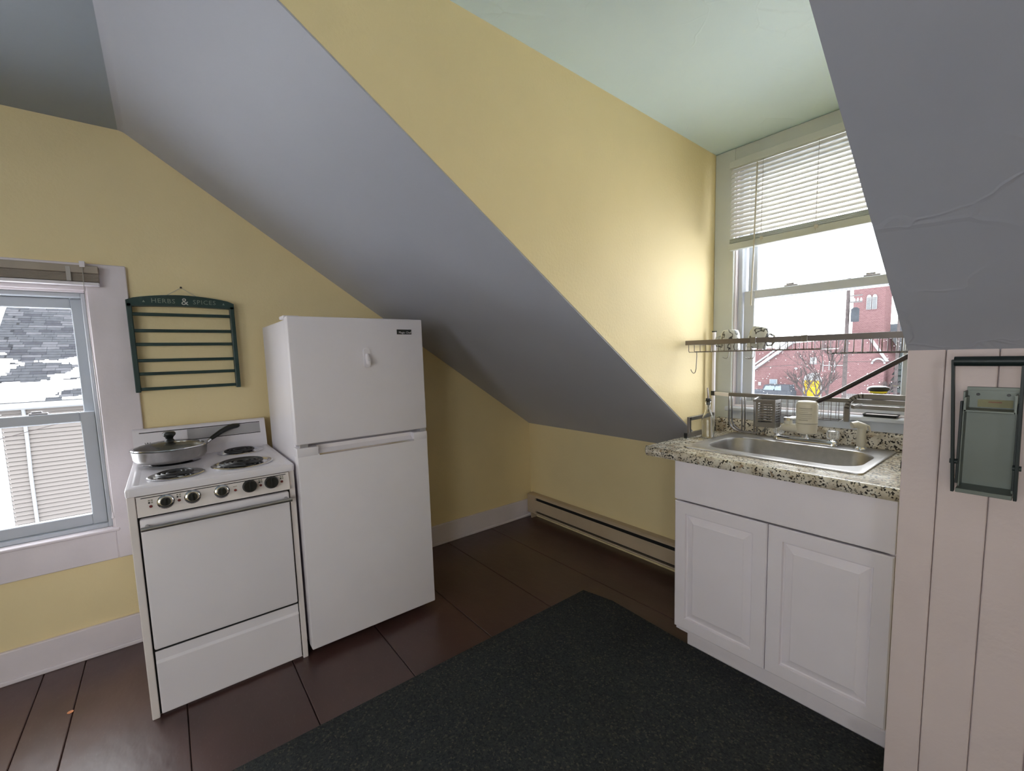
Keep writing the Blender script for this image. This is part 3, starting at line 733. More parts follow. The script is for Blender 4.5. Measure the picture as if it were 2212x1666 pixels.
zt = 1.397
up = B()
up.bar((1.622, RYF, zt), (2.49, RYF, zt), .006, .022, (0, 0, 1), .001); up.bar((1.622, RYB - .012, zt), (2.49, RYB - .012, zt), .006, .022, (0, 0, 1), .001)
up.bar((1.622, RYF, zt), (1.622, RYB - .012, zt), .006, .022, (0, 0, 1), .001); up.bar((2.49, RYF, zt), (2.49, RYB - .012, zt), .006, .022, (0, 0, 1), .001)
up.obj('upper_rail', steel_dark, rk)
for x in (1.945, 2.145): B().box(x - .012, x + .012, RYF - .005, RYF + .005, zt - .014, zt + .013, .001).obj('rail_clip', rack_steel, rk)
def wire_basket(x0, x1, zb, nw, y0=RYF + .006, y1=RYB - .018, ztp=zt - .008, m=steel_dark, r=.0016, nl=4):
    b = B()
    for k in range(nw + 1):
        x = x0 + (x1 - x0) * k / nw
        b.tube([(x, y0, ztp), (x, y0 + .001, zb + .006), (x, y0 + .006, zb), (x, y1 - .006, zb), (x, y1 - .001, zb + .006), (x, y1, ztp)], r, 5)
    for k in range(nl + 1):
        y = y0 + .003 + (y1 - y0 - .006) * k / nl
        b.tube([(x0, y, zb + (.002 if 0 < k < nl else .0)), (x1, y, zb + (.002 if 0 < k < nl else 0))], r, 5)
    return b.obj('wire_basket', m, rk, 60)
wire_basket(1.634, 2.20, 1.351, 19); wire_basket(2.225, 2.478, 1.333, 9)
# lower tier
zl = 1.135
lw = B(); lw.bar((RXL, RYB, 1.130), (1.76, -.15, 1.132), .005, .018, (0, 0, 1), .001); lw.obj('side_arm', enamel, rk)
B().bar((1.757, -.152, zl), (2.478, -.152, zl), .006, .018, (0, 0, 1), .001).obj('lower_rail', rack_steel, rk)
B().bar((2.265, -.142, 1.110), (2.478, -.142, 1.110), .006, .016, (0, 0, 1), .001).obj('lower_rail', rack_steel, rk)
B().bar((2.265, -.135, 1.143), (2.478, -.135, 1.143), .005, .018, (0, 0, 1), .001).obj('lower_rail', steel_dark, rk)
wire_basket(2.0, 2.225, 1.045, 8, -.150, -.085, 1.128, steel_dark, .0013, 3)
# U-shaped board holder: flat bands
def uband(y, x0=1.763, x1=1.945, zt_=1.125, zb=.953, r=.06, wd=.012, th=.004):
    pts = [(x0, zt_)] + [(x0 + r - r * math.cos(a), zb + r - r * math.sin(a)) for a in [PI/2 * k / 6 for k in range(7)]] + [(x1 - r + r * math.sin(a), zb + r - r * math.cos(a)) for a in [PI/2 * k / 6 for k in range(7)]] + [(x1, zt_)]
    b = B()
    for p, q in zip(pts[:-1], pts[1:]):
        d = Vector((q[0] - p[0], 0, q[1] - p[1]))
        if d.length > 1e-5:
            e = d.normalized() * .0012
            b.bar((p[0] - e.x, y, p[1] - e.z), (q[0] + e.x, y, q[1] + e.z), wd, th, (0, 1, 0))
    for x in (1.828, 1.886): b.bar((x, y, zb + .004), (x, y, zt_), wd, th * .9, (0, 1, 0))
    return b.obj('board_holder', rack_steel, rk)
uband(-.158, wd=.004, th=.012); uband(-.128, x0=1.763, x1=1.945, wd=.004, th=.012)
# arched flat band at the right
pts = [(2.283, 1.064)] + [(2.283 + .05 - .05 * math.cos(a), 1.118 + .05 * math.sin(a)) for a in [PI/2 * k / 6 for k in range(7)]] + [(2.478, 1.168)]
b = B()
for p, q in zip(pts[:-1], pts[1:]):
    d = (Vector(q) - Vector(p)).normalized() * .0015
    b.bar((p[0] - d.x, -.262, p[1] - d.y), (q[0] + d.x, -.262, q[1] + d.y), .016, .014, (0, 1, 0), 0)
b.obj('arched_holder', rack_steel, rk)
B().bar((2.30, -.25, 1.12), (2.30, -.14, 1.12), .005, .014, (0, 0, 1)).obj('holder_arm', rack_steel, rk)
# S-hooks under the upper tier
def shook(x, y, z, L, label):
    o = B().tube([(x, y, z + .004), (x + .001, y, z - L * .2), (x - .002, y, z - L * .8), (x - .008, y, z - L * .97), (x - .016, y, z - L), (x - .024, y, z - L * .93), (x - .030, y, z - L * .82)], .002, 6).obj('wire_hook', rack_steel, None, 60)
    return tag(o, label, 'hook', 'hooks under the dish rack')
shook(1.676, -.318, 1.352, .105, 'long steel hook hanging from the left end of the dish rack')
shook(1.762, -.17, 1.353, .038, 'short steel hook hanging below the upright mug')
shook(1.886, -.20, 1.353, .040, 'left of the paired short hooks below the tilted mug')
shook(1.898, -.20, 1.353, .040, 'right of the paired short hooks below the tilted mug')

def mug(label, x, y, z, tilt, rz, hdir):
    t_ = thing('mug', label, 'mug', (x, y, z), 'mugs on the dish rack')
    m = Matrix.Translation((x, y, z)) @ Matrix.Rotation(rz, 4, 'Z') @ Matrix.Rotation(tilt, 4, 'Y')
    b = B().lathe([(.040, 0), (.0425, .003), (.0435, .04), (.041, .075), (.034, .094), (.026, .098)], (0, 0, 0), 32).xf(m)
    b.obj('cup', ceramic, t_, 60)
    h = B().tube([(hdir * .040, 0, .072), (hdir * .060, 0, .066), (hdir * .068, 0, .045), (hdir * .060, 0, .024), (hdir * .040, 0, .018)], [.004, .005, .005, .005, .004], 8).xf(m)
    h.obj('handle', ceramic, t_, 60)
mug('white marbled mug upside down at the left of the dish rack', 1.790, -.215, 1.3555, 0, .3, -1)
mug('white marbled mug leaning at an angle on the dish rack', 1.915, -.225, 1.3625, .20, .2, 1)

ch = thing('cutlery_holder', 'slotted stainless cutlery box hanging from the lower rail', 'cutlery holder', (1.955, -.19, 1.0))
def slotted(p0, ud, vd, nd, W, H, slots, th=.0016):
    """plate from bars leaving real horizontal slots"""
    p0 = Vector(p0); ud = Vector(ud); vd = Vector(vd); nd = Vector(nd); b = B()
    def q(u0_, u1_, v0_, v1_):
        c = [p0 + ud * u + vd * v + nd * t_ for t_ in (0, th) for u, v in ((u0_, v0_), (u1_, v0_), (u1_, v1_), (u0_, v1_))]
        b._add(c, [(3, 2, 1, 0), (4, 5, 6, 7), (0, 1, 5, 4), (1, 2, 6, 5), (2, 3, 7, 6), (3, 0, 4, 7)])
    mg = W * .14
    q(0, mg, 0, H); q(W - mg, W, 0, H); v = 0
    for (a, c) in slots: q(mg, W - mg, v, a); v = c
    q(mg, W - mg, v, H); return b
sl8 = [(.022 + k * .0118, .022 + k * .0118 + .0055) for k in range(8)]
cx0, cx1, cy0, cy1, cz0, cz1 = 1.918, 2.003, -.222, -.160, 1.0, 1.127
slotted((cx0, cy0, cz0), (1, 0, 0), (0, 0, 1), (0, 1, 0), cx1 - cx0, cz1 - cz0, sl8).obj('front_plate', rack_steel, ch)
slotted((cx0, cy1 - .0016, cz0), (1, 0, 0), (0, 0, 1), (0, 1, 0), cx1 - cx0, cz1 - cz0, sl8).obj('back_plate', rack_steel, ch)
slotted((cx1 - .0016, cy0 + .0016, cz0), (0, 1, 0), (0, 0, 1), (1, 0, 0), cy1 - cy0 - .0032, cz1 - cz0, sl8).obj('side_plate', rack_steel, ch)
slotted((cx0, cy0 + .0016, cz0), (0, 1, 0), (0, 0, 1), (1, 0, 0), cy1 - cy0 - .0032, cz1 - cz0, sl8).obj('side_plate', rack_steel, ch)
B().box(cx0, cx1, cy0, cy1, cz0 - .0015, cz0 + .0002).obj('bottom_plate', rack_steel, ch)
b = B(); b.bar((cx0 - .010, cy0 + .004, cz1 - .006), (cx0 - .010, cy1 + .006, cz1 + .006), .008, .005); b.box(cx0 - .012, cx0 + .002, cy0, cy0 + .008, cz1 - .014, cz1 - .002); b.obj('hanger', rack_steel, ch)

tag(B().tube([(2.142, -.168, 1.119), (2.158, -.168, 1.130), (2.19, -.168, 1.147), (2.442, -.166, 1.317), (2.475, -.166, 1.339)], [.007, .010, .009, .009, .009], 10).obj('brush_handle', brown_rod, None, 60),
    'long dark brown rod leaning diagonally across the dish rack', 'rod')
sb = thing('scrub_brush', 'round black scrub brush with yellow rim on the rack', 'brush', (2.352, -.14, 1.153))
B().lathe([(.032, .026), (.037, .032), (.034, .040), (.022, .045), (.008, .046)], (2.352, -.142, 1.153), 28).obj('grip', black_plastic, sb, 50)
B().lathe([(.026, .018), (.029, .021), (.029, .027)], (2.352, -.142, 1.153), 28).obj('rim', yellow_pl, sb, 50)
B().lathe([(.018, .0), (.020, .012), (.016, .019)], (2.352, -.142, 1.153), 20).obj('bristles', grey_strip, sb, 50)
ty = thing('sill_tray', 'low black tray on the white window stool', 'tray', (2.335, -.012, 1.058))
B().loops([RR(2.282, 2.392, -.038, .022, .008, 1.0582), RR(2.278, 2.396, -.042, .024, .009, 1.070), RR(2.281, 2.393, -.039, .021, .008, 1.070), RR(2.285, 2.389, -.035, .018, .007, 1.062)]).obj('dish', black_plastic, ty)
for x in (2.32, 2.366): B().lathe([(.004, 0), (.003, .003)], (x, -.010, 1.0615), 10).obj('rivet', chrome, ty)

bt = thing('oil_bottle', 'clear glass oil bottle with dark pour spout beside the rack', 'bottle', (1.712, -.268, CZ))
bxc, byc = 1.712, -.268
B().lathe([(.026, .0006), (.030, .004), (.030, .085), (.027, .102), (.017, .128), (.012, .148), (.0115, .178), (.0145, .180), (.0145, .188), (.011, .190), (.0098, .186), (.0098, .148), (.0145, .128), (.0248, .102), (.0278, .085), (.0278, .008)],
          (bxc, byc, CZ), 32, capb=True, capt=True).obj('glass_body', bottle_glass, bt, 60)
B().lathe([(.008, .165), (.0093, .184), (.0125, .187), (.011, .198)], (bxc, byc, CZ), 16).obj('stopper', black_plastic, bt, 50)
B().tube([(bxc, byc, CZ + .196), (bxc - .002, byc, CZ + .222), (bxc - .005, byc, CZ + .25)], [.0045, .004, .003], 8).obj('pour_spout', steel_dark, bt, 50)
B().tube([(bxc, byc, CZ + .165), (bxc, byc, CZ + .13)], .002, 6).obj('air_tube', black_plastic, bt)

# ------------------------------------------------------------------ can crusher on the panelled wall
cc = thing('can_crusher', 'dark wall mounted can crusher with long handle on white panelling', 'can crusher', (2.71, YP, 1.0))
y0 = YP
B().box(2.670, 2.760, y0 - .006, y0, 1.004, 1.254, .001).obj('back_plate', crusher_grey, cc)
for x in (2.668, 2.757): B().box(x, x + .004, y0 - .046, y0, 1.004, 1.245, .001).obj('side_rail', crusher_grey, cc)
B().box(2.668, 2.761, y0 - .072, y0, 1.002, 1.012, .001).obj('floor_plate', crusher_grey, cc)
pl = B().box(2.672, 2.756, y0 - .066, y0 - .006, 1.198, 1.203, .0008).box(2.674, 2.756, y0 - .010, y0 - .006, 1.198, 1.246).box(2.672, 2.676, y0 - .066, y0 - .006, 1.198, 1.232).box(2.753, 2.757, y0 - .066, y0 - .006, 1.198, 1.240).obj('crushing_plate', crusher_grey, cc)
B().box(2.690, 2.748, y0 - .0108, y0 - .0098, 1.206, 1.224).obj('warning_label', label_yel, cc)
B().box(2.708, 2.730, y0 - .0114, y0 - .0106, 1.217, 1.2195).obj('label_print', label_red, cc)
for x in (2.690, 2.740): B().lathe([(.0035, 0), (.003, .002)], (x, y0 - .0105, 1.236), 10, (0, -1, 0)).obj('screw', black_plastic, cc)
for xb, xt, sg in ((2.662, 2.650, -1), (2.765, 2.762, 1)):
    B().bar((xb, y0 - .058, 1.0), (xt, y0 - .075, 1.322), .006, .014, (0, 1, 0), .001).obj('handle_arm', crusher_black, cc)
    B().bar((xb - sg * .005, y0 - .050, 1.02), (xb - sg * .005, y0 - .050, 1.222), .005, .010, (0, 1, 0), .001).obj('link_bar', crusher_black, cc)
    B().lathe([(.006, -.007), (.006, .007)], (xb - .001, y0 - .060, 1.075), 10, (1, 0, 0)).obj('pivot', crusher_black, cc)
B().tube([(2.652, y0 - .0755, 1.318), (2.767, y0 - .0755, 1.318)], .0115, 14).obj('handle_grip', crusher_black, cc, 60)

# ------------------------------------------------------------------ rug, coin
rg = B().prism([(1.15, -.585), (1.33, -.548), (1.76, -.572), (2.535, -.572), (2.535, -.83), (3.3, -.83), (3.3, -4.2), (1.15, -4.2)], 'z', .0005, .009).obj('floor_rug', rug_m)
tag(rg, 'charcoal speckled carpet remnant on the floor in front of the sink', 'rug')
tag(B().lathe([(.0095, .0003), (.0095, .0018)], (.415, -2.752, 0), 20).obj('copper_coin', copper), 'small copper coin lying on the floor left of the stove', 'coin')

# ================================================================== outdoors
GZ = -4.4
snow_m = M('snow', (.86, .87, .90), .8, spec=0., var=.04, vscale=.4)
def brick_mat():
    m, nt, b = _nt('weathered_red_brick'); v = coords(nt)
    br = nt.nodes.new('ShaderNodeTexBrick'); sep = nt.nodes.new('ShaderNodeSeparateXYZ'); cbn = nt.nodes.new('ShaderNodeCombineXYZ')
    nt.links.new(v, sep.inputs[0]); ad = nt.nodes.new('ShaderNodeMath'); ad.operation = 'ADD'
    nt.links.new(sep.outputs[0], ad.inputs[0]); nt.links.new(sep.outputs[1], ad.inputs[1])
    nt.links.new(ad.outputs[0], cbn.inputs[0]); nt.links.new(sep.outputs[2], cbn.inputs[1]); nt.links.new(cbn.outputs[0], br.inputs['Vector'])
    br.inputs['Color1'].default_value = (.070, .036, .038, 1); br.inputs['Color2'].default_value = (.088, .048, .050, 1); br.inputs['Mortar'].default_value = (.10, .08, .08, 1)
    br.inputs['Scale'].default_value = 2.4
    nt.links.new(br.outputs[0], b.inputs['Base Color']); b.inputs['Roughness'].default_value = .9; b.inputs['Specular IOR Level'].default_value = 0.
    return m
brick_m = brick_mat()
slate = M('grey_slate', (.03, .033, .038), .8, spec=0., var=.15, vscale=2)
ext_white = M('exterior_white_paint', (.15, .155, .16), .6, spec=0.)
siding_m = M('cream_vinyl_siding', (.098, .090, .086), .6, spec=0., var=.03, vscale=1)
door_yel = M('yellow_door_paint', (.20, .14, .016), .5, spec=0.)
bark = M('grey_bark', (.042, .036, .036), .9, spec=0., var=.2)
car_m = M('blue_grey_car_paint', (.035, .038, .044), .4, spec=0.)
dk_glass = M('dark_window_glass', (.10, .12, .14), .1, spec=0.)
wood_grey = M('weathered_wood', (.07, .065, .065), .9, spec=0.)
evergreen = M('dark_evergreen', (.022, .026, .026), 1., spec=0.)

g = B().box(-140, 140, -60, 160, GZ - .2, GZ).obj('ground_snow', snow_m); tag(g, 'snow covered ground outside the windows', 'ground', kind='structure')

# neighbour house seen through the gable window
HX = -12.8
nh = thing('neighbour_house', 'cream sided house with snowy shingle roof beyond the gable window', 'house', (HX - 3, -1, GZ))
yl, yr = -5.41, 6.
B().box(HX - 6, HX - .004, yl + .02, yr, GZ, .62).obj('wall_core', siding_m, nh)
B().box(HX - .06, HX + .03, yl - .13, yl + .0, GZ, .60).obj('corner_board', ext_white, nh)
sid = None; k = 0; z = GZ + .1
while z < .55:
    if z > -2.75:
        if sid is None: sid = B()._add([(HX, yl, z), (HX, -2.6, z), (HX, -2.6, z + .088), (HX, yl, z + .088), (HX + .045, yl, z), (HX + .045, -2.6, z), (HX + .012, -2.6, z + .088), (HX + .012, yl, z + .088)],
                                     [(0, 1, 2, 3), (4, 5, 6, 7), (0, 1, 5, 4), (2, 3, 7, 6), (1, 2, 6, 5), (0, 3, 7, 4)]).obj('siding_board', siding_m, nh)
        else: share(sid, 'siding_board', wl(sid) + Vector((0, 0, z - zfirst)), nh)
        if k == 0: zfirst = z; k = 1
    z += .1022
B().box(HX - .01, HX + .01, yl, -2.6, GZ, -2.7).box(HX - .01, HX + .01, -2.6, yr, GZ, .6).obj('lower_siding', siding_m, nh)
rf = B().prism([(HX + .25, .50), (HX + .25, .56), (HX - 6, .56 + .63 * 6.25), (HX - 6, .44 + .63 * 6.25)], 'y', yl - .33, yr).obj('roof', slate, nh)
B().box(HX + .22, HX + .34, yl - .33, yr, .43, .56, .02).obj('gutter', ext_white, nh)
B().box(HX - .1, HX + .24, yl - .3, yr, .40, .46).obj('soffit', ext_white, nh)
pts = [(HX + .1, -5.02, .42), (HX + .06, -5.02, .35), (HX + .055, -5.025, -.4), (HX + .055, -5.045, -1.2), (HX + .055, -5.05, GZ + .1)]
B().tube(pts, .035, 8).obj('downspout', ext_white, nh)
# shingles in courses
sh_m = [M('slate_shingle_%s' % n_, c, .85, spec=0., var=.12, vscale=9) for n_, c in (('dark', (.027, .028, .033)), ('mid', (.036, .038, .043)), ('light', (.050, .051, .057)))]
sd = Vector((-1, 0, .63)).normalized(); ln = math.hypot(6.25, .63 * 6.25)
protos = []
def shingle_mesh(wdt, m):
    b = B(); n_ = Vector((.63, 0, 1)).normalized()
    o = Vector((0, 0, 0))
    c = [o, o + Vector((0, wdt, 0)), o + Vector((0, wdt, 0)) + sd * .15, o + sd * .15]
    hh = [.012, .012, .002, .002]
    b._add(c + [p + n_ * h for p, h in zip(c, hh)], [(0, 1, 2, 3), (4, 5, 6, 7), (0, 1, 5, 4), (1, 2, 6, 5), (2, 3, 7, 6), (3, 0, 4, 7)])
    return b.obj('shingle', m, rf, origin=(0, 0, 0))
cnt = 0
eave = Vector((HX + .25, 0, .56))
for row in range(36):
    y = yl - .33 + (row * .137) % .2 - .1
    while y < -3.85:
        wdt = random.choice((.24, .30, .36)); mi = random.choice((0, 1, 1, 1, 2))
        key = (wdt, mi); pm = next((p for kk, p in protos if kk == key), None)
        pos = eave + sd * (row * .135 + .0) + Vector((0, max(y, yl - .33), 0))
        if cnt < 300:
            if pm is None:
                o_ = shingle_mesh(wdt - .006, sh_m[mi]); protos.append((key, o_)); o_.location = pos - wl(rf); WL[o_.name] = pos
            else: share(pm, 'shingle', pos, rf)
            cnt += 1
        y += wdt
# snow lying on the lower roof
b = B(); n_ = Vector((.63, 0, 1)).normalized()
nu, nv = 90, 66
def has(i, j):
    y = yl - .33 + i * .032; s_ = j * .042
    v = noise.fractal(Vector((y * 1.1, s_ * 2.6, 3.1)), .8, 2.1, 4) * .9 + noise.noise(Vector((y * .7, s_ * .8, 9.))) * .5
    lim = -.42 + s_ * .40
    if y < yl + .3: lim -= .35
    return v > lim and s_ < 2.75 - 0 and not (s_ < .09 and noise.noise(Vector((y * 3, 1, 1))) > .1)
for i in range(nu):
    for j in range(nv):
        if has(i, j):
            p = eave + sd * (j * .042 + .02) + Vector((0, yl - .33 + i * .032, 0))
            c = [p, p + Vector((0, .032, 0)), p + Vector((0, .032, 0)) + sd * .042, p + sd * .042]
            b._add([q + n_ * .008 for q in c] + [q + n_ * .03 for q in c], [(4, 5, 6, 7), (0, 1, 5, 4), (1, 2, 6, 5), (2, 3, 7, 6), (3, 0, 4, 7)])
o = b.obj('roof_snow', snow_m, nh); o['kind'] = 'stuff'
# cables hanging in front of the house
tag(B().tube([(HX + .5, -6.4, -.28), (HX + .6, -5.4, -.22), (HX + .7, -4.4, .04), (HX + .8, -3.4, .34)], .008, 5).obj('utility_cable', bark), 'thin dark cable strung in front of the cream siding', 'cable')
# car parked beyond the house corner
def car(label, loc, L, m, cat_name='parked_car', rz=0, boxy=False):
    t_ = thing(cat_name, label, 'car', loc, 'parked cars'); x, y, z = loc; h = L * .42 if boxy else L * .33
    Rz = Matrix.Translation(loc) @ Matrix.Rotation(rz, 4, 'Z') @ Matrix.Translation(-Vector(loc))
    B().box(x - L/2, x + L/2, y - .85, y + .85, z + .38, z + .38 + h * .42, .12, 3).xf(Rz).obj('body', m, t_, 40)
    cab = [(x - L*.22, z + .38 + h*.40), (x - (L*.16 if boxy else L*.10), z + h), (x + (L*.44 if boxy else L*.2), z + h), (x + (L*.47 if boxy else L*.38), z + .38 + h*.40)]
    B().prism(cab, 'y', y - .74, y + .74).xf(Rz).obj('cabin', m, t_)
    wn = [(x - L*.18, z + .40 + h*.44), (x - L*.12, z + h*.94), (x + L*.10, z + h*.94), (x + L*.10, z + .40 + h*.44)]
    for a_, b_ in ((y - .76, y - .735), (y + .735, y + .76)):
        B().prism(wn, 'y', a_, b_).xf(Rz).obj('side_window', dk_glass, t_)
        B().prism([(u + L*.25 if u < x else u + L*.16, v) for u, v in wn], 'y', a_, b_).xf(Rz).obj('side_window', dk_glass, t_)
    for wxx in (-L*.31, L*.31):
        for s_ in (-.82, .66):
            wh = B().lathe([(.30, 0), (.34, .03), (.34, .15), (.30, .18)], (x + wxx, y + s_, z + .34), 20, (0, 1, 0)).xf(Rz).obj('wheel', black_gap, t_, 40)
            B().lathe([(.19, -.01), (.17, .01)] if s_ < 0 else [(.19, .16), (.17, .19)], (x + wxx, y + s_, z + .34), 14, (0, 1, 0)).xf(Rz).obj('hub_cap', ext_white, wh)
    return t_
car('dark car past the cream house corner, seen left through the gable window', (HX - 4, -7.9, GZ), 4.2, car_m, rz=.2)

# church street seen through the dormer window; far() turns measured facade positions into metres at the facade
FS = 54.35 / 47.35
def far(x, z): return (CAM.x + (x - CAM.x) * FS, CAM.z + (z - CAM.z) * FS)
FYY = 52.
chh = thing('brick_church', 'red brick church with square bell tower across the street', 'church', (far(-12, 0)[0], FYY + 4, GZ))
wall_poly = [far(-20, -3.8), far(-20, -2.85), far(-13.9, 1.75), far(-10.5, 1.95), far(-8.0, 1.95), far(-6.95, .14), far(-7.0, -3.8)]
wall_poly = [(x, max(z, GZ)) for x, z in wall_poly]
wall_poly[0] = (wall_poly[0][0], GZ); wall_poly[-1] = (wall_poly[-1][0], GZ)
B().prism(wall_poly, 'y', FYY, FYY + 8).obj('front_wall', brick_m, chh)
a, c = far(-20.4, -2.95), far(-13.7, 2.05)
for dz, th_ in ((0, .28), (.48, .16)): B().bar((a[0], FYY - .15, a[1] + dz), (c[0], FYY - .15, c[1] + dz), .4, th_).obj('roof_fascia', ext_white, chh)
x0, z0 = far(-26, -3); x1, z1 = far(-13.9, 1.3)
B().box(x0, x1, FYY + 9, FYY + 14, GZ, z1).obj('rear_wing', brick_m, chh)
a, c = far(-8.1, 2.1), far(-6.75, -.05)
B().bar((a[0], FYY - .1, a[1]), (c[0], FYY - .1, c[1]), .3, .2).obj('roof_fascia', ext_white, chh)
tx0, tz = far(-9.78, 6.75); tx1, _ = far(-7.49, 0)
tw = B().box(tx0, tx1, FYY + 2, FYY + 4.6, GZ, tz).obj('bell_tower', brick_m, chh)
tcx = (tx0 + tx1) / 2
B().loops([[(tx0 - .1, FYY + 1.9, tz), (tx1 + .1, FYY + 1.9, tz), (tx1 + .1, FYY + 4.7, tz), (tx0 - .1, FYY + 4.7, tz)], [(tcx - .05 + dx, FYY + 3.3 + dy, tz + 1.1) for dx, dy in ((0, 0), (.1, 0), (.1, .1), (0, .1))]]).obj('tower_roof', brick_m, tw)
for xx in (-8.62, -8.22):
    (lx, lz0), (_, lz1) = far(xx, 4.5), far(xx, 5.55); hw = .2
    arch = [(lx - hw, lz0), (lx + hw, lz0), (lx + hw, lz1)] + [(lx + hw * math.cos(t_), lz1 + hw * 1.4 * math.sin(t_)) for t_ in (PI*.25, PI*.5, PI*.75)] + [(lx - hw, lz1)]
    lv = B().prism(arch, 'y', FYY + 1.9, FYY + 2.0).obj('louvre_window', ext_white, tw)
    for k in range(9): B().box(lx - hw * .85, lx + hw * .85, FYY + 1.88, FYY + 1.9, lz0 + .06 + k * .13, lz0 + .11 + k * .13).obj('louvre_blade', slate, lv)
nx0, nz0 = far(-9.4, 2.35); nx1, nz1 = far(3, 3.42)
B().prism([(FYY + 2.6, nz0), (FYY + 2.6, nz0 - .2), (FYY + 12, nz1 - .2), (FYY + 12, nz1)], 'x', nx0, nx1).obj('nave_roof', slate, chh)
B().box(nx0 + 1.5, nx1, FYY + 8.4, FYY + 12, GZ, nz0 + .3).obj('nave_wall', ext_white, chh)
(dx0, dz0), (dx1, dz1) = far(-12.98, -3.8), far(-11.45, -1.83); dm = (dx0 + dx1) / 2; dr_ = (dx1 - dx0) / 2
arch = [(dx0, GZ), (dx1, GZ), (dx1, dz1)] + [(dm + dr_ * math.cos(t_), dz1 + dr_ * .95 * math.sin(t_)) for t_ in [PI * k / 8 for k in range(1, 8)]] + [(dx0, dz1)]
dp = B().prism(arch, 'y', FYY - .12, FYY + .02).obj('door_surround', ext_white, chh)
ye = B().box(dx0 + .14, dx1 - .1, FYY - .2, FYY - .1, GZ, dz1 + .02).obj('yellow_door', door_yel, chh)
for rz_, nn in ((-.42, 5), (-.62, 8)):
    for k in range(nn): B().box(dm - .06 * nn + k * .12, dm - .06 * nn + k * .12 + .07, FYY - .21, FYY - .2, dz1 + rz_, dz1 + rz_ + .11).obj('door_lettering', bark, ye)
(wx_0, wz_1), (wx_1, wz_0) = far(-16.0, -1.77), far(-15.28, -2.85)
wn = B().box(wx_0, wx_1, FYY - .1, FYY + .02, wz_0, wz_1).obj('window', ext_white, chh)
for a_, b_ in ((.04, .46), (.54, .96)):
    B().box(wx_0 + .09, wx_1 - .09, FYY - .12, FYY - .09, wz_0 + (wz_1 - wz_0) * a_ + .03, wz_0 + (wz_1 - wz_0) * b_).obj('pane', dk_glass, wn)
sx_, sz_ = far(-16.95, -2.27); B().box(sx_ - .16, sx_ + .16, FYY - .06, FYY, sz_ - .2, sz_ + .2).obj('wall_sign', ext_white, chh)
sx_, sz_ = far(-12.2, .1); B().box(sx_ - .33, sx_ + .3, FYY - .06, FYY, sz_ - .45, sz_ + .3).obj('small_window', ext_white, chh)
lx_, lz_ = far(-13.6, -.68); B().lathe([(.0, -.12), (.14, -.08), (.17, 0), (.14, .08), (.0, .12)], (lx_, FYY - .2, lz_), 14).obj('wall_lamp', ext_white, chh)
hx_, hz_ = far(-10.62, -.4); b = B()
b.box(hx_ - .95, hx_ + .95, FYY - .1, FYY - .05, hz_ - .03, hz_ + .05)
for xx, a_, b_ in ((-.9, -.65, .5), (-.35, -.5, .5), (.15, -.75, .5), (.9, -.3, .35)): b.box(hx_ + xx - .03, hx_ + xx + .03, FYY - .1, FYY - .05, hz_ + a_, hz_ + b_)
b.obj('white_pipe_frame', ext_white, chh)
ax_, az_ = far(-7.35, -.25)
B().tube([(ax_ + .5 * math.cos(t_), FYY - .15, az_ + .5 * math.sin(t_)) for t_ in [PI * k / 8 for k in range(9)]], .09, 6).obj('round_arch_moulding', ext_white, chh)

car('dark snow dusted off-road vehicle parked before the brick church', (far(-14.9, 0)[0], FYY - 2.2, GZ), 4.1, car_m, rz=0, boxy=True)

def tree(name, label, base, h, seed, spread=.5, m=bark, lean=(0, 0), first=.42, r0=.16):
    rnd = random.Random(seed); t_ = thing(name, label, 'tree', base, 'bare winter trees')
    tr = B(); br_ = B()
    def grow(p, d, L, r, depth):
        q = p + d * L
        mid = p + d * L * .5 + Vector((rnd.uniform(-1, 1), rnd.uniform(-1, 1), 0)) * L * .06
        (tr if depth < 2 else br_).tube([p, mid, q], [r, r * .85, r * .7], 6 if depth < 2 else 4)
        if depth >= 6: return
        for _ in range(2 if depth < 1 else 3):
            nd = (d + Vector((rnd.uniform(-1, 1), rnd.uniform(-.6, .6), rnd.uniform(-.25, .7))) * spread * 1.2).normalized()
            grow(q if rnd.random() < .7 else mid, nd, L * rnd.uniform(.6, .82), r * .62, depth + 1)
    grow(Vector(base), Vector((lean[0], lean[1], 1)).normalized(), h * first, r0, 0)
    tr.obj('trunk', m, t_, 60); br_.obj('branches', m, t_)
tbx = CAM.x + (-12.0 - CAM.x) * .80
tree('bare_tree', 'bare branching street tree in front of the yellow church door', (tbx, CAM.y + 47.35 * .80, GZ), 5.6, 5, .55, lean=(-.16, 0), first=.34, r0=.2)
tree('bare_tree', 'bare tree with thin crown between the yellow door and utility pole', (CAM.x + (-11.0 - CAM.x) * .85, CAM.y + 47.35 * .85, GZ), 5.8, 9, .55, first=.35, r0=.13)
tree('bare_tree', 'small bare tree on the snow to the right of the church', (CAM.x + (-6.7 - CAM.x) * 1.0, CAM.y + 47.35, GZ), 3.4, 21, .7, first=.3, r0=.12)
et = thing('evergreen_tree', 'dark conical evergreen at the right corner of the church', 'tree', (far(-6.4, 0)[0] + .4, FYY + 1, GZ))
B().tube([(far(-6.4, 0)[0] + .4, FYY + 1, GZ), (far(-6.4, 0)[0] + .4, FYY + 1, GZ + 1.5)], .12, 8).obj('trunk', bark, et)
b = B()
rnd = random.Random(4)
for k in range(7):
    z = GZ + 1.2 + k * .55; r = .95 - k * .12
    b.lathe([(r * .2, .05), (r, -.05), (r * .75, .25), (.12, .75)], (far(-6.4, 0)[0] + .4 + rnd.uniform(-.05, .05), FYY + 1, z), 11)
b.obj('foliage', evergreen, et)

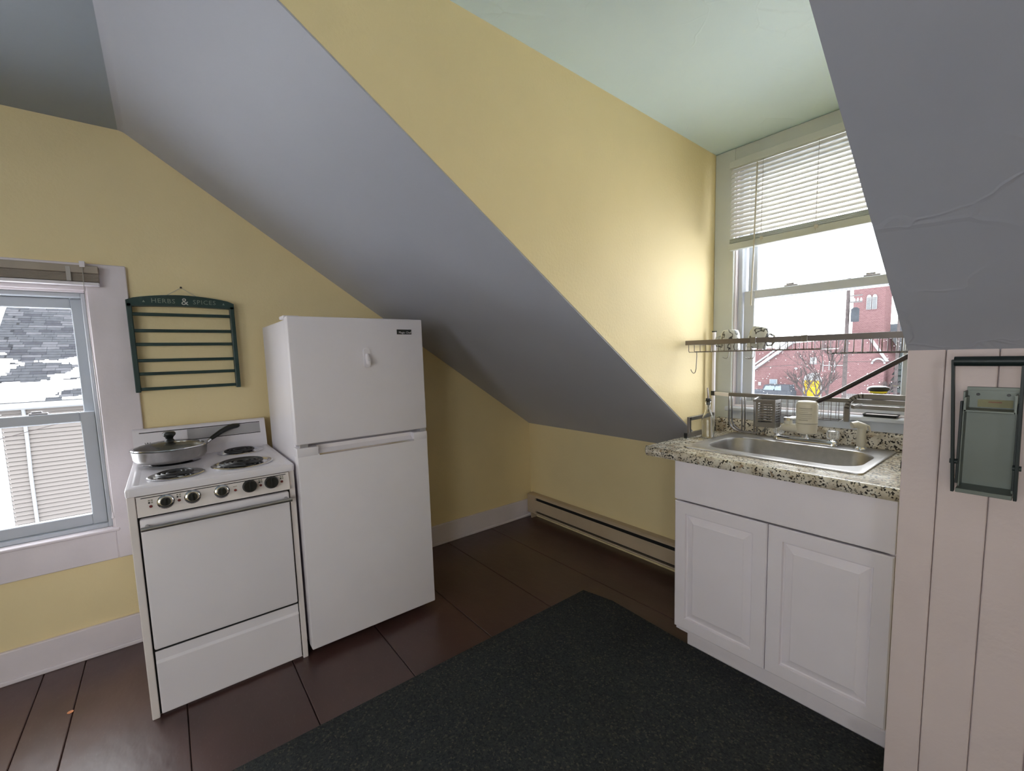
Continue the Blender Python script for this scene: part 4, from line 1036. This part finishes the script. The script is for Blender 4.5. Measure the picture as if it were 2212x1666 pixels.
def pole(name, label, x, y, h, r): 
    t_ = thing(name, label, 'utility pole', (x, y, GZ), 'utility poles'); B().tube([(x, y, GZ), (x, y, GZ + h * .5), (x, y, GZ + h)], [r, r * .9, r * .75], 10).obj('post', bark, t_, 60); return t_
ps = .72; px_ = CAM.x + (-9.72 - CAM.x) * ps; py_ = CAM.y + 47.35 * ps
up_ = pole('utility_pole', 'wooden utility pole with grey transformer before the bell tower', px_, py_, 10.0, .13)
zc_ = CAM.z + (4.3 - CAM.z) * ps
B().lathe([(.0, -.45), (.22, -.43), (.22, .35), (.1, .45)], (px_ + .42, py_ - .1, zc_ - .2), 14).obj('transformer', slate, up_, 50)
for dz in (.55, .95): B().box(px_ + .1, px_ + .75, py_ - .1, py_ - .02, zc_ + dz, zc_ + dz + .08).obj('crossarm', wood_grey, up_)
for k in range(4): B().lathe([(.05, 0), (.07, .06), (.03, .2)], (px_ + .18 + k * .17, py_ - .06, zc_ + .63), 8).obj('insulator', ext_white, up_)
pole('utility_pole', 'far wooden utility pole at the right edge of the sink window', CAM.x + (-6.15 - CAM.x) * 1.1, CAM.y + 47.35 * 1.1, 9, .14)
wy = CAM.y + 47.35 * .75
tag(B().tube([(CAM.x + (-24 - CAM.x) * .75, wy, CAM.z + (-.9 - CAM.z) * .75), (CAM.x + (-15 - CAM.x) * .75, wy, CAM.z + (-.45 - CAM.z) * .75), (px_, py_ - .2, CAM.z + (.0 - CAM.z) * .75), (CAM.x + (-2 - CAM.x) * .75, wy, CAM.z + (-.1 - CAM.z) * .75)], .02, 5).obj('power_line', bark),
    'black power line crossing in front of the brick church', 'cable')
fn = thing('board_fence', 'low grey board fence right of the church wall', 'fence', (far(-8, 0)[0], FYY - 3.5, GZ))
fx0, fz0 = far(-9.4, -2.55); fx1, _ = far(-5.9, 0)
pb = None; x = fx0 * .95
k = 0
while x < fx1:
    if pb is None: pb = B().box(x, x + .17, FYY - 3.52, FYY - 3.48, GZ, fz0 - .1).obj('fence_board', wood_grey, fn)
    else: share(pb, 'fence_board', wl(pb) + Vector((k * .18, 0, 0)), fn)
    x += .18; k += 1
# falling snow
b = B(); rnd = random.Random(3)
for k in range(170):
    Yd = rnd.uniform(4, 34); s_ = (Yd - CAM.y) / 47.35
    c = Vector((CAM.x + (rnd.uniform(-18.5, -5.5) - CAM.x) * s_, Yd, CAM.z + (rnd.uniform(-3.6, 2.0) - CAM.z) * s_)); r = rnd.uniform(.3, 1.) * .00075 * (Yd + 2.35)
    b._add([c + Vector(v) * r for v in ((1, 0, 0), (-1, 0, 0), (0, 1, 0), (0, -1, 0), (0, 0, 1), (0, 0, -1))], [(0, 2, 4), (2, 1, 4), (1, 3, 4), (3, 0, 4), (2, 0, 5), (1, 2, 5), (3, 1, 5), (0, 3, 5)])
tag(b.obj('falling_snow', snow_m), 'scattered snowflakes falling outside the sink window', 'snow', kind='stuff')
